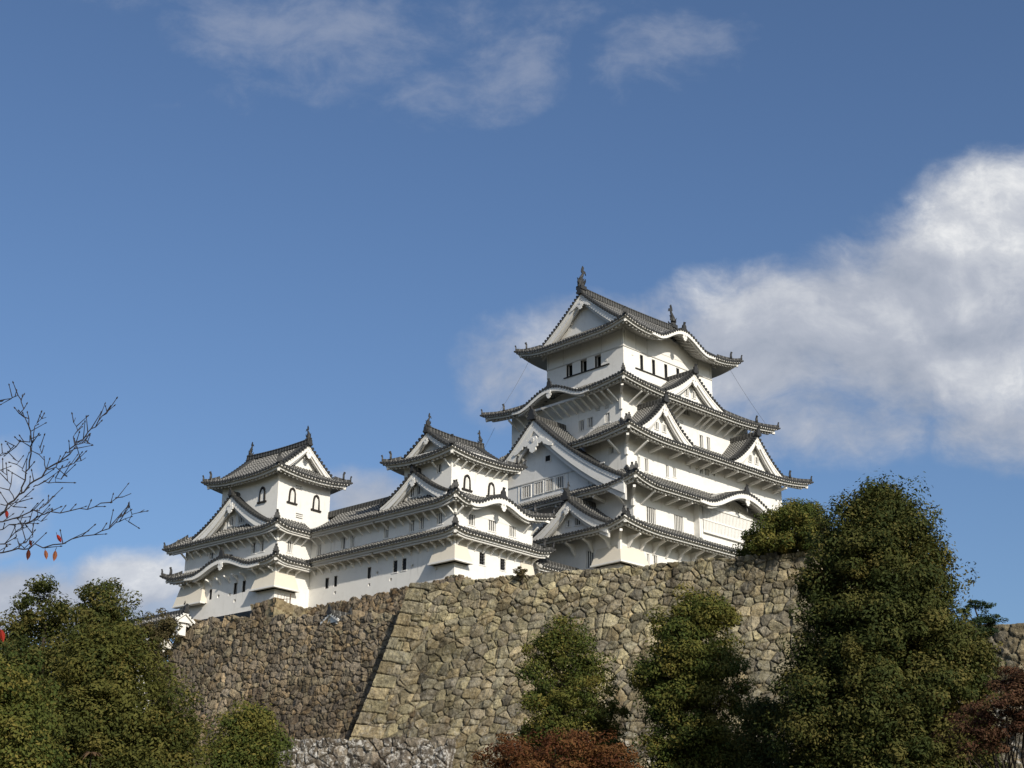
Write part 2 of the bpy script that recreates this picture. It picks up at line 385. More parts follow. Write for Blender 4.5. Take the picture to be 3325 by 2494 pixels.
def hip(B, parent, S, corner, mbr, mbo0, mbf, inner, big=True):
    """hip ridge from an eave corner up to the inner corner point, with its end tiles and hip rafter"""
    c = np.array(corner); e = np.array(inner); n = 9; secs = []; at = []
    L = np.linalg.norm(e-c); dirv = (e-c)/L; side = np.array([-dirv[1], dirv[0]]); acc = 0
    for i in range(n+1):
        t = i/n; q = c+(e-c)*t
        # height from the roof side, at the hip
        rel = q-S.P; x = rel@S.a; d = rel@S.b; z = S.z(x, max(d, 0.001))+.02
        w = .16; h = .34 if t > .02 else .30
        q2 = q - dirv*(.10 if i == 0 else 0)
        lift = .10*max(0, 1-t*5)
        secs.append([(q2[0]+side[0]*w*k, q2[1]+side[1]*w*k, z+lift+hz*h) for k, hz in ((-1, -.2), (-1, .62), (-.55, 1.), (.55, 1.), (1, .62), (1, -.2))]); at.append(L*t)
    mbr.sweep(secs, 'ridge_banded', ats=at)
    z0 = S.z((c-S.P)@S.a, 0)
    def oni(q, z, s, mbo):
        a3 = np.array([dirv[0], dirv[1], 0]); b3 = np.array([side[0], side[1], 0])
        out = [(-.30, 0), (-.34, .16), (-.24, .22), (-.22, .46), (-.10, .60), (.10, .60), (.22, .46), (.24, .22), (.34, .16), (.30, 0)]
        p = np.array([q[0], q[1], z]); mbo.sweep([[p-a3*.10*s+b3*u*s+np.array([0, 0, v*s]) for u, v in out], [p+a3*.10*s+b3*u*s*.9+np.array([0, 0, v*s]) for u, v in out]], 'ornament_dark')
        mbo.tube([p+np.array([0, 0, .55*s]), p-a3*.10*s+np.array([0, 0, .82*s])], [.10*s, .13*s], 'ornament_dark', 7)
    mbo = mbo0; oni(c-dirv*.05, z0+.22, .72, mbo)
    if big:
        q = c+(e-c)*min(.42, 1.1/L+.18); rel = q-S.P; m2 = MB(); oni(q, S.z(rel@S.a, max(rel@S.b, 0))+.28, 1.0, m2); B.add(m2, 'ridge_end_tile', parent)
    # thin curled tip tile
    p = np.array([c[0], c[1], z0+.05])-np.array([dirv[0], dirv[1], 0])*.12
    d3 = np.array([dirv[0], dirv[1], 0]); mbo.tube([p+d3*.3, p, p-d3*.16+np.array([0, 0, .07])], [.12, .12, .09], 'ornament_dark', 7)
    # hip rafter with its white end
    a = np.array([c[0], c[1], z0-.56])+d3*.40; b_ = a+d3*min(L*.8, 3.2)+np.array([0, 0, .30*min(L*.8, 3.2)])
    mbf.bar(a, b_, .26, .24, 'plaster')
def make_skirt(B, rect, inner, zE, rise, up, ov, sides='SW', ends='', bumps={}, masks={}, hips=('SW', 'SE', 'NW'), name='tiled_roof', rafters=True, slope=.40, trim=None):
    Wd, Ed, Sd, Nd = rect; wi, ei, si, ni = inner
    D = dict(W=wi-Wd, E=Ed-ei, S=si-Sd, N=Nd-ni)
    cfg = dict(S=((Wd, Sd), (1, 0), (0, 1), Ed-Wd, 'W', 'E'), W=((Wd, Nd), (0, -1), (1, 0), Nd-Sd, 'N', 'S'),
               N=((Ed, Nd), (-1, 0), (0, -1), Ed-Wd, 'E', 'W'), E=((Ed, Sd), (0, 1), (-1, 0), Nd-Sd, 'S', 'N'))
    mt, mf, mr, mg, mo = MB(), MB(), MB(), MB(), MB(); SS = {}
    for k in sides:
        P, a, b, L, l, r = cfg[k]; Dk = D[k]
        prof = (lambda Dk: (lambda d: rise*(.74*d/Dk+.26*(d/Dk)**2)))(Dk)
        rl, rr, DL, DR = D[l]/Dk, D[r]/Dk, D[l], D[r]
        if k+'l' in ends: rl, DL = 0, None
        if k+'r' in ends: rr, DR = 0, None
        if k+'v' in ends: rr, DR = -1, None      # a valley at the right-hand end
        P = np.array(P, float)
        if trim and k in trim:                 # shorten a side: (cut at left, cut at right)
            P = P+np.array(a)*trim[k][0]; L -= trim[k][0]+trim[k][1]
        S = Side(P, a, b, L, Dk, prof, zE, up, rl, rr, DL, DR, ov, bumps.get(k), None, masks.get(k)); S.Dn = Dk
        SS[k] = S; tiles(mt, S, 4 if Dk < 3 else 5); eave(mf, mr, S, rafters, slope=slope)
    cor = dict(SW=((Wd, Sd), (wi, si), 'S'), SE=((Ed, Sd), (ei, si), 'S'), NW=((Wd, Nd), (wi, ni), 'W'), NE=((Ed, Nd), (ei, ni), 'N'))
    roof = B.add(mt, name)
    B.add(mf, 'eave_fascia', roof)
    if rafters: B.add(mr, 'rafters', roof)
    for h in hips:
        c, e, k = cor[h]
        if k in SS: 
            mg, mo = MB(), MB(); mh = MB(); hip(B, roof, SS[k], c, mg, mo, mh, e); B.add(mg, 'hip_ridge', roof); B.add(mo, 'ridge_end_tile', roof); B.add(mh, 'hip_rafter', roof)
    return roof, SS
def kara(c, w, h):
    return lambda x: h*(.5+.5*math.cos(math.pi*(x-c)/w))**.85 if abs(x-c) < w else 0.
def kara_board(B, S, c, w, roof, h=.42, ext=1.9, wallback=None):
    """the broad white board, pendant and back panel under a rolling gable"""
    mb = MB(); x0, x1 = c-w-ext, c+w+ext; n = 48; secs = []
    for i in range(n+1):
        x = x0+(x1-x0)*i/n; z = S.z(x, 0); k = 1-abs(x-c)/(w+ext); hh = h*(.55+.45*min(1, k*2.2))
        secs.append([S.pt(x, .0, z-.14), S.pt(x, .0, z-.16-hh), S.pt(x, .22, z-.16-hh), S.pt(x, .22, z-.14)])
    mb.sweep(secs, 'plaster'); 
    secs = []
    for i in range(n+1):
        x = c-w*1.0+(2*w)*i/n; z = S.z(x, 0); hh = h*1.25
        secs.append([S.pt(x, .22, z-.3), S.pt(x, .22, z-.16-hh), S.pt(x, .42, z-.16-hh), S.pt(x, .42, z-.3)])
    mb.sweep(secs, 'plaster_trim'); B.add(mb, 'curved_bargeboard', roof)
    mb = MB(); zc = S.z(c, 0)-.16-h; pendant(mb, S.P+S.a*c, S.a, S.b, -.06, zc+.10, .75); B.add(mb, 'pendant', roof)
    mb = MB(); dd = wallback if wallback is not None else S.ov-.02
    mb.grid([[S.pt(c-w+2*w*i/24, dd, S.zE-.8) for i in range(25)], [S.pt(c-w+2*w*i/24, dd, max(S.zE-.2, S.z(c-w+2*w*i/24, 0)-.1+.0)) for i in range(25)]], 'plaster')
    B.add(mb, 'curved_gable_wall', roof)
    # short ridge and end tile on the crest
    mb = MB(); zt = S.z(c, .05); m2 = MB()
    L = min(S.D, 3.0)
    mb.sweep([[S.pt(c+k*.17, d, S.z(c, d)+v) for k, v in ((-1, 0), (-1, .28), (-.5, .40), (.5, .40), (1, .28), (1, 0))] for d in (.15, L*.5, L)], 'ridge_banded', ats=[0, L*.5, L]); B.add(mb, 'gable_ridge', roof)
    oni3(m2, S.pt(c, .05, zt+.05), S.a, S.b, 1.05); B.add(m2, 'ridge_end_tile', roof)
def oni3(mb, p, a, b, s):
    p = np.array(p); a3 = np.array([a[0], a[1], 0]); b3 = np.array([b[0], b[1], 0])
    out = [(-.32, -.1), (-.40, .10), (-.27, .2), (-.24, .50), (-.10, .66), (.10, .66), (.24, .50), (.27, .2), (.40, .10), (.32, -.1)]
    mb.sweep([[p-b3*.12*s+a3*u*s+np.array([0, 0, v*s]) for u, v in out], [p+b3*.12*s+a3*u*s*.9+np.array([0, 0, v*s]) for u, v in out]], 'ornament_dark')
    mb.tube([p+np.array([0, 0, .6*s]), p-b3*.12*s+np.array([0, 0, .9*s])], [.11*s, .15*s], 'ornament_dark', 7)
def pendant(mb, c, a, b, y, ztop, s, wide=1.):
    """carved white ornament under the gable peak: a lobed drop with side scrolls"""
    a3 = np.array([a[0], a[1], 0]); b3 = np.array([b[0], b[1], 0]); o = np.array([c[0], c[1], ztop])+b3*y
    def plate(out, y0, y1): mb.sweep([[o+b3*y0+a3*u*s+np.array([0, 0, v*s]) for u, v in out], [o+b3*y1+a3*u*s+np.array([0, 0, v*s]) for u, v in out]], 'plaster')
    half = [(0, 0), (.30, -.02), (.42, -.22), (.34, -.36), (.50, -.50), (.46, -.74), (.28, -.80), (.30, -.98), (.14, -1.10), (0, -1.16)]
    plate(half+[(-u, v) for u, v in half[-2:0:-1]], 0, .10*s)
    if wide > 1:
        for sg in (-1, 1):
            sc = [(.35, -.30), (.62, -.14), (.95, -.30), (1.25, -.42), (1.55, -.68), (1.85, -.86), (1.78, -1.0), (1.48, -.94), (1.20, -.78), (1.0, -.70), (.90, -.50), (.66, -.60), (.45, -.55)]
            plate([(sg*u, v) for u, v in (sc if sg > 0 else sc)][::(1 if sg > 0 else -1)], .02, .10*s)
    r = .16*s; q = o+np.array([0, 0, -.26*s]); mb.sweep([[q-b3*.05*s+a3*r*math.cos(t)+np.array([0, 0, r*math.sin(t)]) for t in [math.pi*k/4 for k in range(8)]], [q+b3*.03*s+a3*r*math.cos(t)+np.array([0, 0, r*math.sin(t)]) for t in [math.pi*k/4 for k in range(8)]]], 'plaster_trim')
def gable(B, P, a, b, half, zb, zt, depth, wall_back=.8, board=.62, conc=.34, prof=None, slopes=True, pend=.9, wide=1., ridge=True, oni=1.2, extend=.0, name='gable'):
    """a triangular gable facing -b, centred on P. prof(h) = tile height at h from the ridge line"""
    P, a, b = np.array(P, float), np.array(a, float), np.array(b, float)
    if prof is None: prof = lambda h: zt-(zt-zb)*((1+conc)*(h/half)-conc*(h/half)**2)
    pt_ = lambda h, y, z: (*(P+a*h+b*y), z)
    mt = MB(); n = 16; H = half+extend
    hs = [H*i/n for i in range(n+1)]
    if slopes:
        k = max(2, int(depth/PITCH_T)); p = depth/k
        for sg in (-1, 1):
            sl = [0.]
            for i in range(n): sl.append(sl[-1]+math.hypot(hs[i+1]-hs[i], prof(hs[i+1])-prof(hs[i])))
            mt.grid([[pt_(sg*h, .0, prof(h)) for h in hs], [pt_(sg*h, depth, prof(h)) for h in hs]], 'roof_tile', [sl, sl])
            for i in range(k):
                y = (i+.5)*p; secs = []
                for h in hs: 
                    z = prof(h); secs.append([pt_(sg*h, y+oy*RT, z+oz*RT) for oy, oz in ((-1, -.1), (-.7, .75), (0, 1.05), (.7, .75), (1, -.1))])
                mt.sweep(secs, 'roof_tile', closed=False, caps=False, ats=[q+1000.3+.07*(i % 4) for q in sl])
    for sg in (-1, 1):                         # verge: row of round end tiles along the rake plus a raised roll behind
        L = sum(math.hypot(hs[i+1]-hs[i], prof(hs[i+1])-prof(hs[i])) for i in range(n)); m = int(L/.42)
        for i in range(m):
            t = (i+.5)/m*L; acc = 0
            for j in range(n):
                q = math.hypot(hs[j+1]-hs[j], prof(hs[j+1])-prof(hs[j]))
                if acc+q >= t: break
                acc += q
            h = hs[j]+(hs[j+1]-hs[j])*(t-acc)/q; z = prof(h)+.06; r = .165
            ring = lambda y: [pt_(sg*h+r*math.cos(w), y, z+r*math.sin(w)) for w in [math.pi*k/3 for k in range(6)]]
            mt.sweep([ring(.5), ring(-.12)], 'ridge_tile')
        for y in (.55, 1.0) if half > 3 else (.55,):
            mt.sweep([[pt_(sg*h, y+u, prof(h)+v) for u, v in ((-.14, 0), (-.10, .20), (0, .27), (.10, .20), (.14, 0))] for h in hs], 'ridge_tile', closed=False)
        mt.sweep([[pt_(sg*h, y, prof(h)+v) for y, v in ((-.06, .0), (-.06, -.10), (.5, -.10), (.5, .0))] for h in hs], 'ridge_tile')
    g = B.add(mt, name)
    mb = MB()
    for sg in (-1, 1):
        def bd(y0, y1, t0, t1, mat):
            secs = []
            for h in hs:
                k = 1.0+.25*(h/half)
                secs.append([pt_(sg*h, y0, prof(h)-t0), pt_(sg*h, y0, prof(h)-t1*k), pt_(sg*h, y1, prof(h)-t1*k), pt_(sg*h, y1, prof(h)-t0)])
            mb.sweep(secs, mat)
        bd(.0, .16, .10, .10+board*.38, 'plaster'); bd(.06, .22, .1+board*.38, .10+board*1.25, 'plaster'); bd(.22, .5, .14, .10+board*1.75, 'plaster_trim')
    B.add(mb, 'bargeboard', g)
    mb = MB()
    top = [(sg*h) for sg, hh in ((-1, hs[::-1]), (1, hs[1:])) for h in hh]
    mb.grid([[pt_(h, wall_back, zb-.9) for h in top], [pt_(h, wall_back, max(zb-.85, prof(abs(h))-.05)) for h in top]], 'plaster')
    mb.grid([[pt_(h, .2, prof(abs(h))-.13) for h in top], [pt_(h, wall_back, prof(abs(h))-.13) for h in top]], 'plaster_trim')
    B.add(mb, 'gable_wall', g)
    if pend: mb = MB(); pendant(mb, P, a, b, -.10, prof(0)-.10-board*(1.9 if wide > 1 and slopes else (1.15 if slopes else 1.6)), pend, wide); B.add(mb, 'pendant', g)
    if ridge:
        mb = MB(); z = prof(0); ys = [-.10, depth*.5, depth]
        mb.sweep([[pt_(u, y, z+v) for u, v in ((-.26, -.15), (-.22, .30), (-.12, .44), (.12, .44), (.22, .30), (.26, -.15))] for y in ys], 'ridge_banded', ats=[0, depth*.5, depth]); B.add(mb, 'gable_ridge', g)
        mb = MB(); oni3(mb, pt_(0, -.16, z+.0), a, b, oni); B.add(mb, 'ridge_end_tile', g)
    return g, prof
def fish(B, p, dirv, s, parent):
    """roof fish: head down on the ridge, body arching up, forked tail and fins"""
    mb = MB(); p = np.array(p, float); d = np.array([dirv[0], dirv[1], 0.]); sd = np.array([-dirv[1], dirv[0], 0.]); z = np.array([0, 0, 1.])
    path = [(.10, -.10), (-.05, .10), (-.12, .35), (-.06, .62), (.06, .86), (.16, 1.06), (.20, 1.22)]; rs = [.24, .27, .23, .17, .125, .09, .06]
    mb.tube([p+d*u*s+z*v*s for u, v in path], [r*s for r in rs], 'ornament_dark', 8)
    def fin(pts, t): mb.sweep([[p+d*u*s+z*v*s+sd*(t*s+q*s) for u, v in pts] for q in (-.03, .03)], 'ornament_dark')
    fin([(.14, 1.05), (.40, 1.16), (.50, 1.02), (.42, 1.32), (.22, 1.36), (.28, 1.58), (.14, 1.72), (.02, 1.45), (-.02, 1.22)], 0)
    fin([(-.20, .45), (-.44, .62), (-.36, .40), (-.46, .34), (-.30, .22), (-.2, .2)], 0); fin([(.08, .55), (.32, .78), (.24, .52), (.3, .42), (.05, .3)], 0)
    for sg in (-1, 1): mb.sweep([[p+d*u*s+z*v*s+sd*sg*(.2+w)*s for u, v, w in ((-.1, .15, 0), (-.02, .5, .22), (.06, .3, .16), (.08, .1, 0))], [p+d*(u+.05)*s+z*v*s+sd*sg*(.2+w)*s for u, v, w in ((-.1, .15, 0), (-.02, .5, .22), (.06, .3, .16), (.08, .1, 0))]], 'ornament_dark')
    mb.box(p+z*-.12*s, d*.30*s, sd*.26*s, z*.14*s, 'ornament_dark')
    B.add(mb, 'roof_fish', parent)
def top_roof(B, rect, axis, gi, zE, s1, s2, up, ov, bump=None, fish_s=1., slope=.40, board=.62, raft=True, pend=.8):
    """hip-and-gable roof with its ridge along axis ('e' or 'n')"""
    Wd, Ed, Sd, Nd = rect; half = ((Nd-Sd) if axis == 'e' else (Ed-Wd))/2; prof = lambda d: s1*d+s2*d*d
    cfg = dict(S=((Wd, Sd), (1, 0), (0, 1), Ed-Wd), W=((Wd, Nd), (0, -1), (1, 0), Nd-Sd), N=((Ed, Nd), (-1, 0), (0, -1), Ed-Wd), E=((Ed, Sd), (0, 1), (-1, 0), Nd-Sd))
    main = 'SN' if axis == 'e' else 'WE'; mt, mf, mr = MB(), MB(), MB(); SS = {}
    for k in 'SWNE':
        P, a, b, L = cfg[k]
        if k in main: D = half; lim = (lambda L: (lambda x: (min(x, L-x) if (x < gi or x > L-gi) else half)))(L); rl = rr = 0
        else: D = gi+.9; lim = None; rl = rr = 1
        S = Side(P, a, b, L, D, prof, zE, up, rl, rr, 3., 3., ov, bump if k == (main[0]) else None, lim); S.Dn = 3.
        SS[k] = S; tiles(mt, S, 10 if k in main else 5)
        S.rl = S.rr = 1; eave(mf, mr, S, raft and k in 'SW', slope=slope)
    roof = B.add(mt, 'tiled_roof'); B.add(mf, 'eave_fascia', roof); B.add(mr, 'rafters', roof)
    for h, (c, e, k) in dict(SW=((Wd, Sd), (Wd+gi, Sd+gi), 'S'), SE=((Ed, Sd), (Ed-gi, Sd+gi), 'S'), NW=((Wd, Nd), (Wd+gi, Nd-gi), 'W'), NE=((Ed, Nd), (Ed-gi, Nd-gi), 'N')).items():
        mg, mo, mh = MB(), MB(), MB(); S = SS[k]; S.limf = None; hip(B, roof, S, c, mg, mo, mh, e, big=True); B.add(mg, 'hip_ridge', roof); B.add(mo, 'ridge_end_tile', roof); B.add(mh, 'hip_rafter', roof)
    zr = zE+prof(half); gp = lambda h: zE+prof(max(0, half-h))
    ends = [((Wd+gi, (Sd+Nd)/2), (0, -1), (1, 0)), ((Ed-gi, (Sd+Nd)/2), (0, 1), (-1, 0))] if axis == 'e' else [(((Wd+Ed)/2, Sd+gi), (1, 0), (0, 1)), (((Wd+Ed)/2, Nd-gi), (-1, 0), (0, -1))]
    for P, a, b in ends: gable(B, P, a, b, half-gi, zE+prof(gi), zr, 1., wall_back=.85, board=board, prof=gp, slopes=False, pend=pend, ridge=False, wide=1.6 if fish_s > 1.2 else 1.)
    mb = MB(); p0 = np.array(ends[0][0])-np.array(ends[0][2])*.12; p1 = np.array(ends[1][0])-np.array(ends[1][2])*.12; d = (p1-p0)/np.linalg.norm(p1-p0); sd = np.array([-d[1], d[0]])
    hh = .62*(1 if fish_s > 1.2 else .72); secs = []; at = []; L = np.linalg.norm(p1-p0)
    for i in range(13):
        t = i/12; q = p0+(p1-p0)*t; lift = .16*(2*t-1)**2
        secs.append([(q[0]+sd[0]*u, q[1]+sd[1]*u, zr+lift+v*hh) for u, v in ((-.30, -.25), (-.27, .55), (-.33, .62), (-.30, .78), (-.14, 1.), (.14, 1.), (.30, .78), (.33, .62), (.27, .55), (.30, -.25))]); at.append(L*t)
    mb.sweep(secs, 'ridge_banded', ats=at); rg = B.add(mb, 'main_ridge', roof)
    for P, sgn in ((p0, 1), (p1, -1)):
        m2 = MB(); oni3(m2, (P[0]-d[0]*.05*sgn, P[1]-d[1]*.05*sgn, zr-.05), sd, d*sgn, 1.1*hh/.62); B.add(m2, 'ridge_end_tile', roof)
        fish(B, (P[0]+d[0]*sgn*.28, P[1]+d[1]*sgn*.28, zr+.16+hh), d*sgn, fish_s, roof)
    return roof, SS

# ------------------------------------------------------------------ walls and windows
def face_holes(mb, A, u0, u1, z0, z1, holes, mat, depth):
    us = sorted({u0, u1, *[h[0] for h in holes], *[h[1] for h in holes]}); zs = sorted({z0, z1, *[h[2] for h in holes], *[h[3] for h in holes]})
    m = mb.mat(mat); ids = {}
    def vid(i, j):
        if (i, j) not in ids: ids[(i, j)] = mb.vert(A(us[i], 0, zs[j]))
        return ids[(i, j)]
    for i in range(len(us)-1):
        for j in range(len(zs)-1):
            cu, cz = (us[i]+us[i+1])/2, (zs[j]+zs[j+1])/2
            if any(h[0] < cu < h[1] and h[2] < cz < h[3] for h in holes): continue
            mb.face((vid(i, j), vid(i+1, j), vid(i+1, j+1), vid(i, j+1)), m)
    for h in holes:
        a, b_, c, d = h[:4]; D = h[4]
        for p, q in (((a, c), (b_, c)), ((b_, c), (b_, d)), ((b_, d), (a, d)), ((a, d), (a, c))):
            mb.poly([A(p[0], 0, p[1]), A(q[0], 0, q[1]), A(q[0], -D, q[1]), A(p[0], -D, p[1])], mat)
def window(B, A, u, z, w, h, st, parent=None, proud=False):
    a, b_, c, d = u-w/2, u+w/2, z-h/2, z+h/2; mb = MB(); o = 0.03 if proud else 0
    def bx(m_, u0, u1, o0, o1, z0, z1, mat):
        P = [A(u0, o0, z0), A(u1, o0, z0), A(u1, o1, z0), A(u0, o1, z0)]; Q = [A(u0, o0, z1), A(u1, o0, z1), A(u1, o1, z1), A(u0, o1, z1)]; m_.sweep([P, Q], mat)
    if st == 'kato':
        out = [(-.5, 0), (-.47, .35), (-.43, .66), (-.34, .86), (-.17, .96), (0, 1.0), (.17, .96), (.34, .86), (.43, .66), (.47, .35), (.5, 0)]; s = w*.95
        R = lambda k, oo: [A(u+x*s*k, oo, c+.08+y*(h-.12)*(1 if k == 1 else .87)) for x, y in out]
        m = mb.mat('lacquer'); o1, i1, o0, i0 = R(1, .12), R(.64, .12), R(1, -.0), R(.64, .012)
        for L0, L1 in ((o1, i1), (o0, o1), (i1, i0)):
            mb.grid([L0, L1], 'lacquer')
        mb.poly(R(.65, .015), 'grey_inside')
        f = B.add(mb, 'bell_window', parent); mb = MB()
        for k in (-.20, .0, .20): bx(mb, u+k*s-.08, u+k*s+.08, .02, .06, c+.08, c+h*(.74 if k else .80), 'plaster')
        B.add(mb, 'lattice', f); mb = MB(); bx(mb, u-w*.68, u+w*.68, 0.005, .16, c-.06, c+.09, 'lacquer'); B.add(mb, 'sill', f)
        return
    D = .26
    if st == 'loop':
        mb.poly([A(a, -.2, c), A(b_, -.2, c), A(b_, -.2, d), A(a, -.2, d)], 'plaster'); B.add(mb, 'loophole', parent); return
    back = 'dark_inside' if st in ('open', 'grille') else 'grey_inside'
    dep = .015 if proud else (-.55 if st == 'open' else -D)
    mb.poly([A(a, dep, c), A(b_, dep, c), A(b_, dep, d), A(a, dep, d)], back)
    if proud:
        for q in ((a-.08, a, c-.08, d+.08), (b_, b_+.08, c-.08, d+.08), (a, b_, d, d+.08), (a, b_, c-.08, c)): bx(mb, q[0], q[1], .004, .09, q[2], q[3], 'plaster')
    f = B.add(mb, 'vent_window' if st == 'vent' else 'window', parent)
    mb = MB()
    if st == 'slat':
        n = max(2, int(round(w/.27)))
        for i in range(n):
            x = a+(i+.5)*w/n; bx(mb, x-.042, x+.042, *((.02, .06) if proud else (-.13, -.06)), c, d, 'plaster')
    elif st == 'vent':
        for k in (.36, .72): bx(mb, a, b_, -.20, -.05, c+h*k-.05, c+h*k+.05, 'plaster')
    elif st == 'grille':
        for i in range(3): x = a+(i+.5)*w/3; bx(mb, x-.035, x+.035, -.16, -.08, c, d, 'iron')
        for k in (.25, .5, .75): bx(mb, a, b_, -.15, -.07, c+h*k-.03, c+h*k+.03, 'iron')
    elif st == 'open': bx(mb, a-.03, a+.04, -.3, -.05, c, d, 'iron'); bx(mb, b_-.03, b_+.03, -.3, -.05, c, d, 'iron')
    B.add(mb, 'lattice', f)
    if st in ('slat', 'grille') and not proud: mb = MB(); bx(mb, a-.10, b_+.10, 0.003, .05, c-.11, c-.02, 'plaster'); B.add(mb, 'sill', f)
def storey(B, Wd, Ed, Sd, Nd, z0, z1, wins, mat='plaster', battens=None, name='storey_wall'):
    mb = MB(); todo = []
    faces = dict(n=(Sd, Wd, Ed, lambda u, o, z: (u, Sd-o, z)), e=(Wd, Sd, Nd, lambda u, o, z: (Wd-o, u, z)))
    for ax, (val, u0, u1, A) in faces.items():
        hl = []
        for wax, v, st, lst in wins:
            if wax != ax or abs(v-val) > .001: continue
            for (u, z, w, h) in lst:
                if not (z0 < z-h/2 and z+h/2 < z1): continue
                if st == 'open' and w > 1.2:
                    ww = .92 if ax == 'e' else .55; u = u+(w/2-ww/2-.1) if ax == 'e' else u-(w/2-ww/2-.05); w = ww
                todo.append((A, u, z, w, h, st))
                if st != 'kato': hl.append((u-w/2, u+w/2, z-h/2, z+h/2, .56 if st == 'open' else (.21 if st == 'loop' else .28)))
        face_holes(mb, A, u0, u1, z0, z1, hl, mat, .3)
    mb.poly([(Ed, Sd, z0), (Ed, Nd, z0), (Ed, Nd, z1), (Ed, Sd, z1)], mat); mb.poly([(Wd, Nd, z0), (Ed, Nd, z0), (Ed, Nd, z1), (Wd, Nd, z1)], mat)
    w = B.add(mb, name)
    for t in todo: window(B, *t)
    return w
def struts(B, S, xs, ov, h=1.5, reach=.75, kind='diag', z_off=.62, slope=.40, w=.17):
    """bracket struts from the wall out under the eave; each one a part"""
    out = (S.a[0], S.a[1], 0)
    for x in xs:
        if S.mask and S.mask(x): continue
        ze = S.zE + (S.bumpf(x) if S.bumpf else 0)*.0; d1 = ov*(1-reach); zt = ze-z_off+slope*max(0, d1-.29); mb = MB()
        pw = lambda d, z: S.pt(x, d, z)
        if kind == 'diag': mb.bar(pw(ov+.02, zt-h), pw(d1, zt), w, w*1.15, 'plaster', side=out)
        elif kind == 'bent':
            m = d1+(ov-d1)*.55
            mb.bar(pw(ov+.02, zt-h), pw(m, zt-h*.28), w, w*1.2, 'plaster', side=out); mb.bar(pw(m-.03, zt-h*.28), pw(d1, zt-.04), w, w*1.2, 'plaster', side=out)
            mb.poly([pw(ov, zt-h), pw(m, zt-h*.28), pw(d1, zt), pw(ov, zt)], 'plaster')
        else: mb.bar(pw(ov+.02, zt-.30), pw(d1, zt-.02), w*1.3, .26, 'plaster', side=out)
        B.add(mb, 'eave_strut')
def purlin(B, S, ov, d, z_off=.62, slope=.40, roof=None, x0=0., x1=None):
    mb = MB(); x1 = S.L if x1 is None else x1; zz = S.zE-z_off+slope*max(0, d-.29)+.10; n = max(2, int((x1-x0)/.8))
    pts = [x0+(x1-x0)*i/n for i in range(n+1)]
    def zc(x): return zz+S.z0(x)*.75
    mb.sweep([[S.pt(x, d-.12, zc(x)-.12), S.pt(x, d-.12, zc(x)+.14), S.pt(x, d+.12, zc(x)+.14), S.pt(x, d+.12, zc(x)-.12)] for x in pts], 'plaster_trim')
    B.add(mb, 'eave_beam', roof)
def flare(B, e, n, lenW, lenS, zt, zb, out, mat='plaster_cream', name='stone_drop_chute', dirs=(1, 1)):
    """flared stone-dropping box round a south-west corner (e, n)"""
    mb = MB(); o = out
    top = [(e-.02, n+lenW), (e-.02, n-.02), (e+lenS, n-.02)]; bot = [(e-o, n+lenW+.15), (e-o, n-o), (e+lenS+.15, n-o)]
    inn = [(e+.05, n+lenW+.15), (e+.05, n+.05), (e+lenS+.15, n+.05)]
    T = [(x, y, zt) for x, y in top]; Bm = [(x, y, zb) for x, y in bot]; Bl = [(x, y, zb-.14) for x, y in bot]
    for i in range(2): mb.poly([T[i], T[i+1], Bm[i+1], Bm[i]], mat)
    mb.poly([T[0], Bm[0], (e+.02, n+lenW, zb), (e+.02, n+lenW, zt)], mat); mb.poly([T[2], Bm[2], (e+lenS, n+.02, zb), (e+lenS, n+.02, zt)], mat)
    ro = [(e-o-.07, n+lenW+.2), (e-o-.07, n-o-.07), (e+lenS+.2, n-o-.07)]; ri = [(e-o+.25, n+lenW+.2), (e-o+.25, n-o+.25), (e+lenS+.2, n-o+.25)]
    mb.sweep([[(*ro[i], zb+.03), (*ro[i], zb-.13), (*ri[i], zb-.13), (*ri[i], zb+.03)] for i in range(3)], 'plaster')
    mb.sweep([[(*ri[i], zb-.05), (*inn[i], zb-.05), (*inn[i], zb-.12), (*ri[i], zb-.12)] for i in range(3)], 'dark_inside')
    return B.add(mb, name)

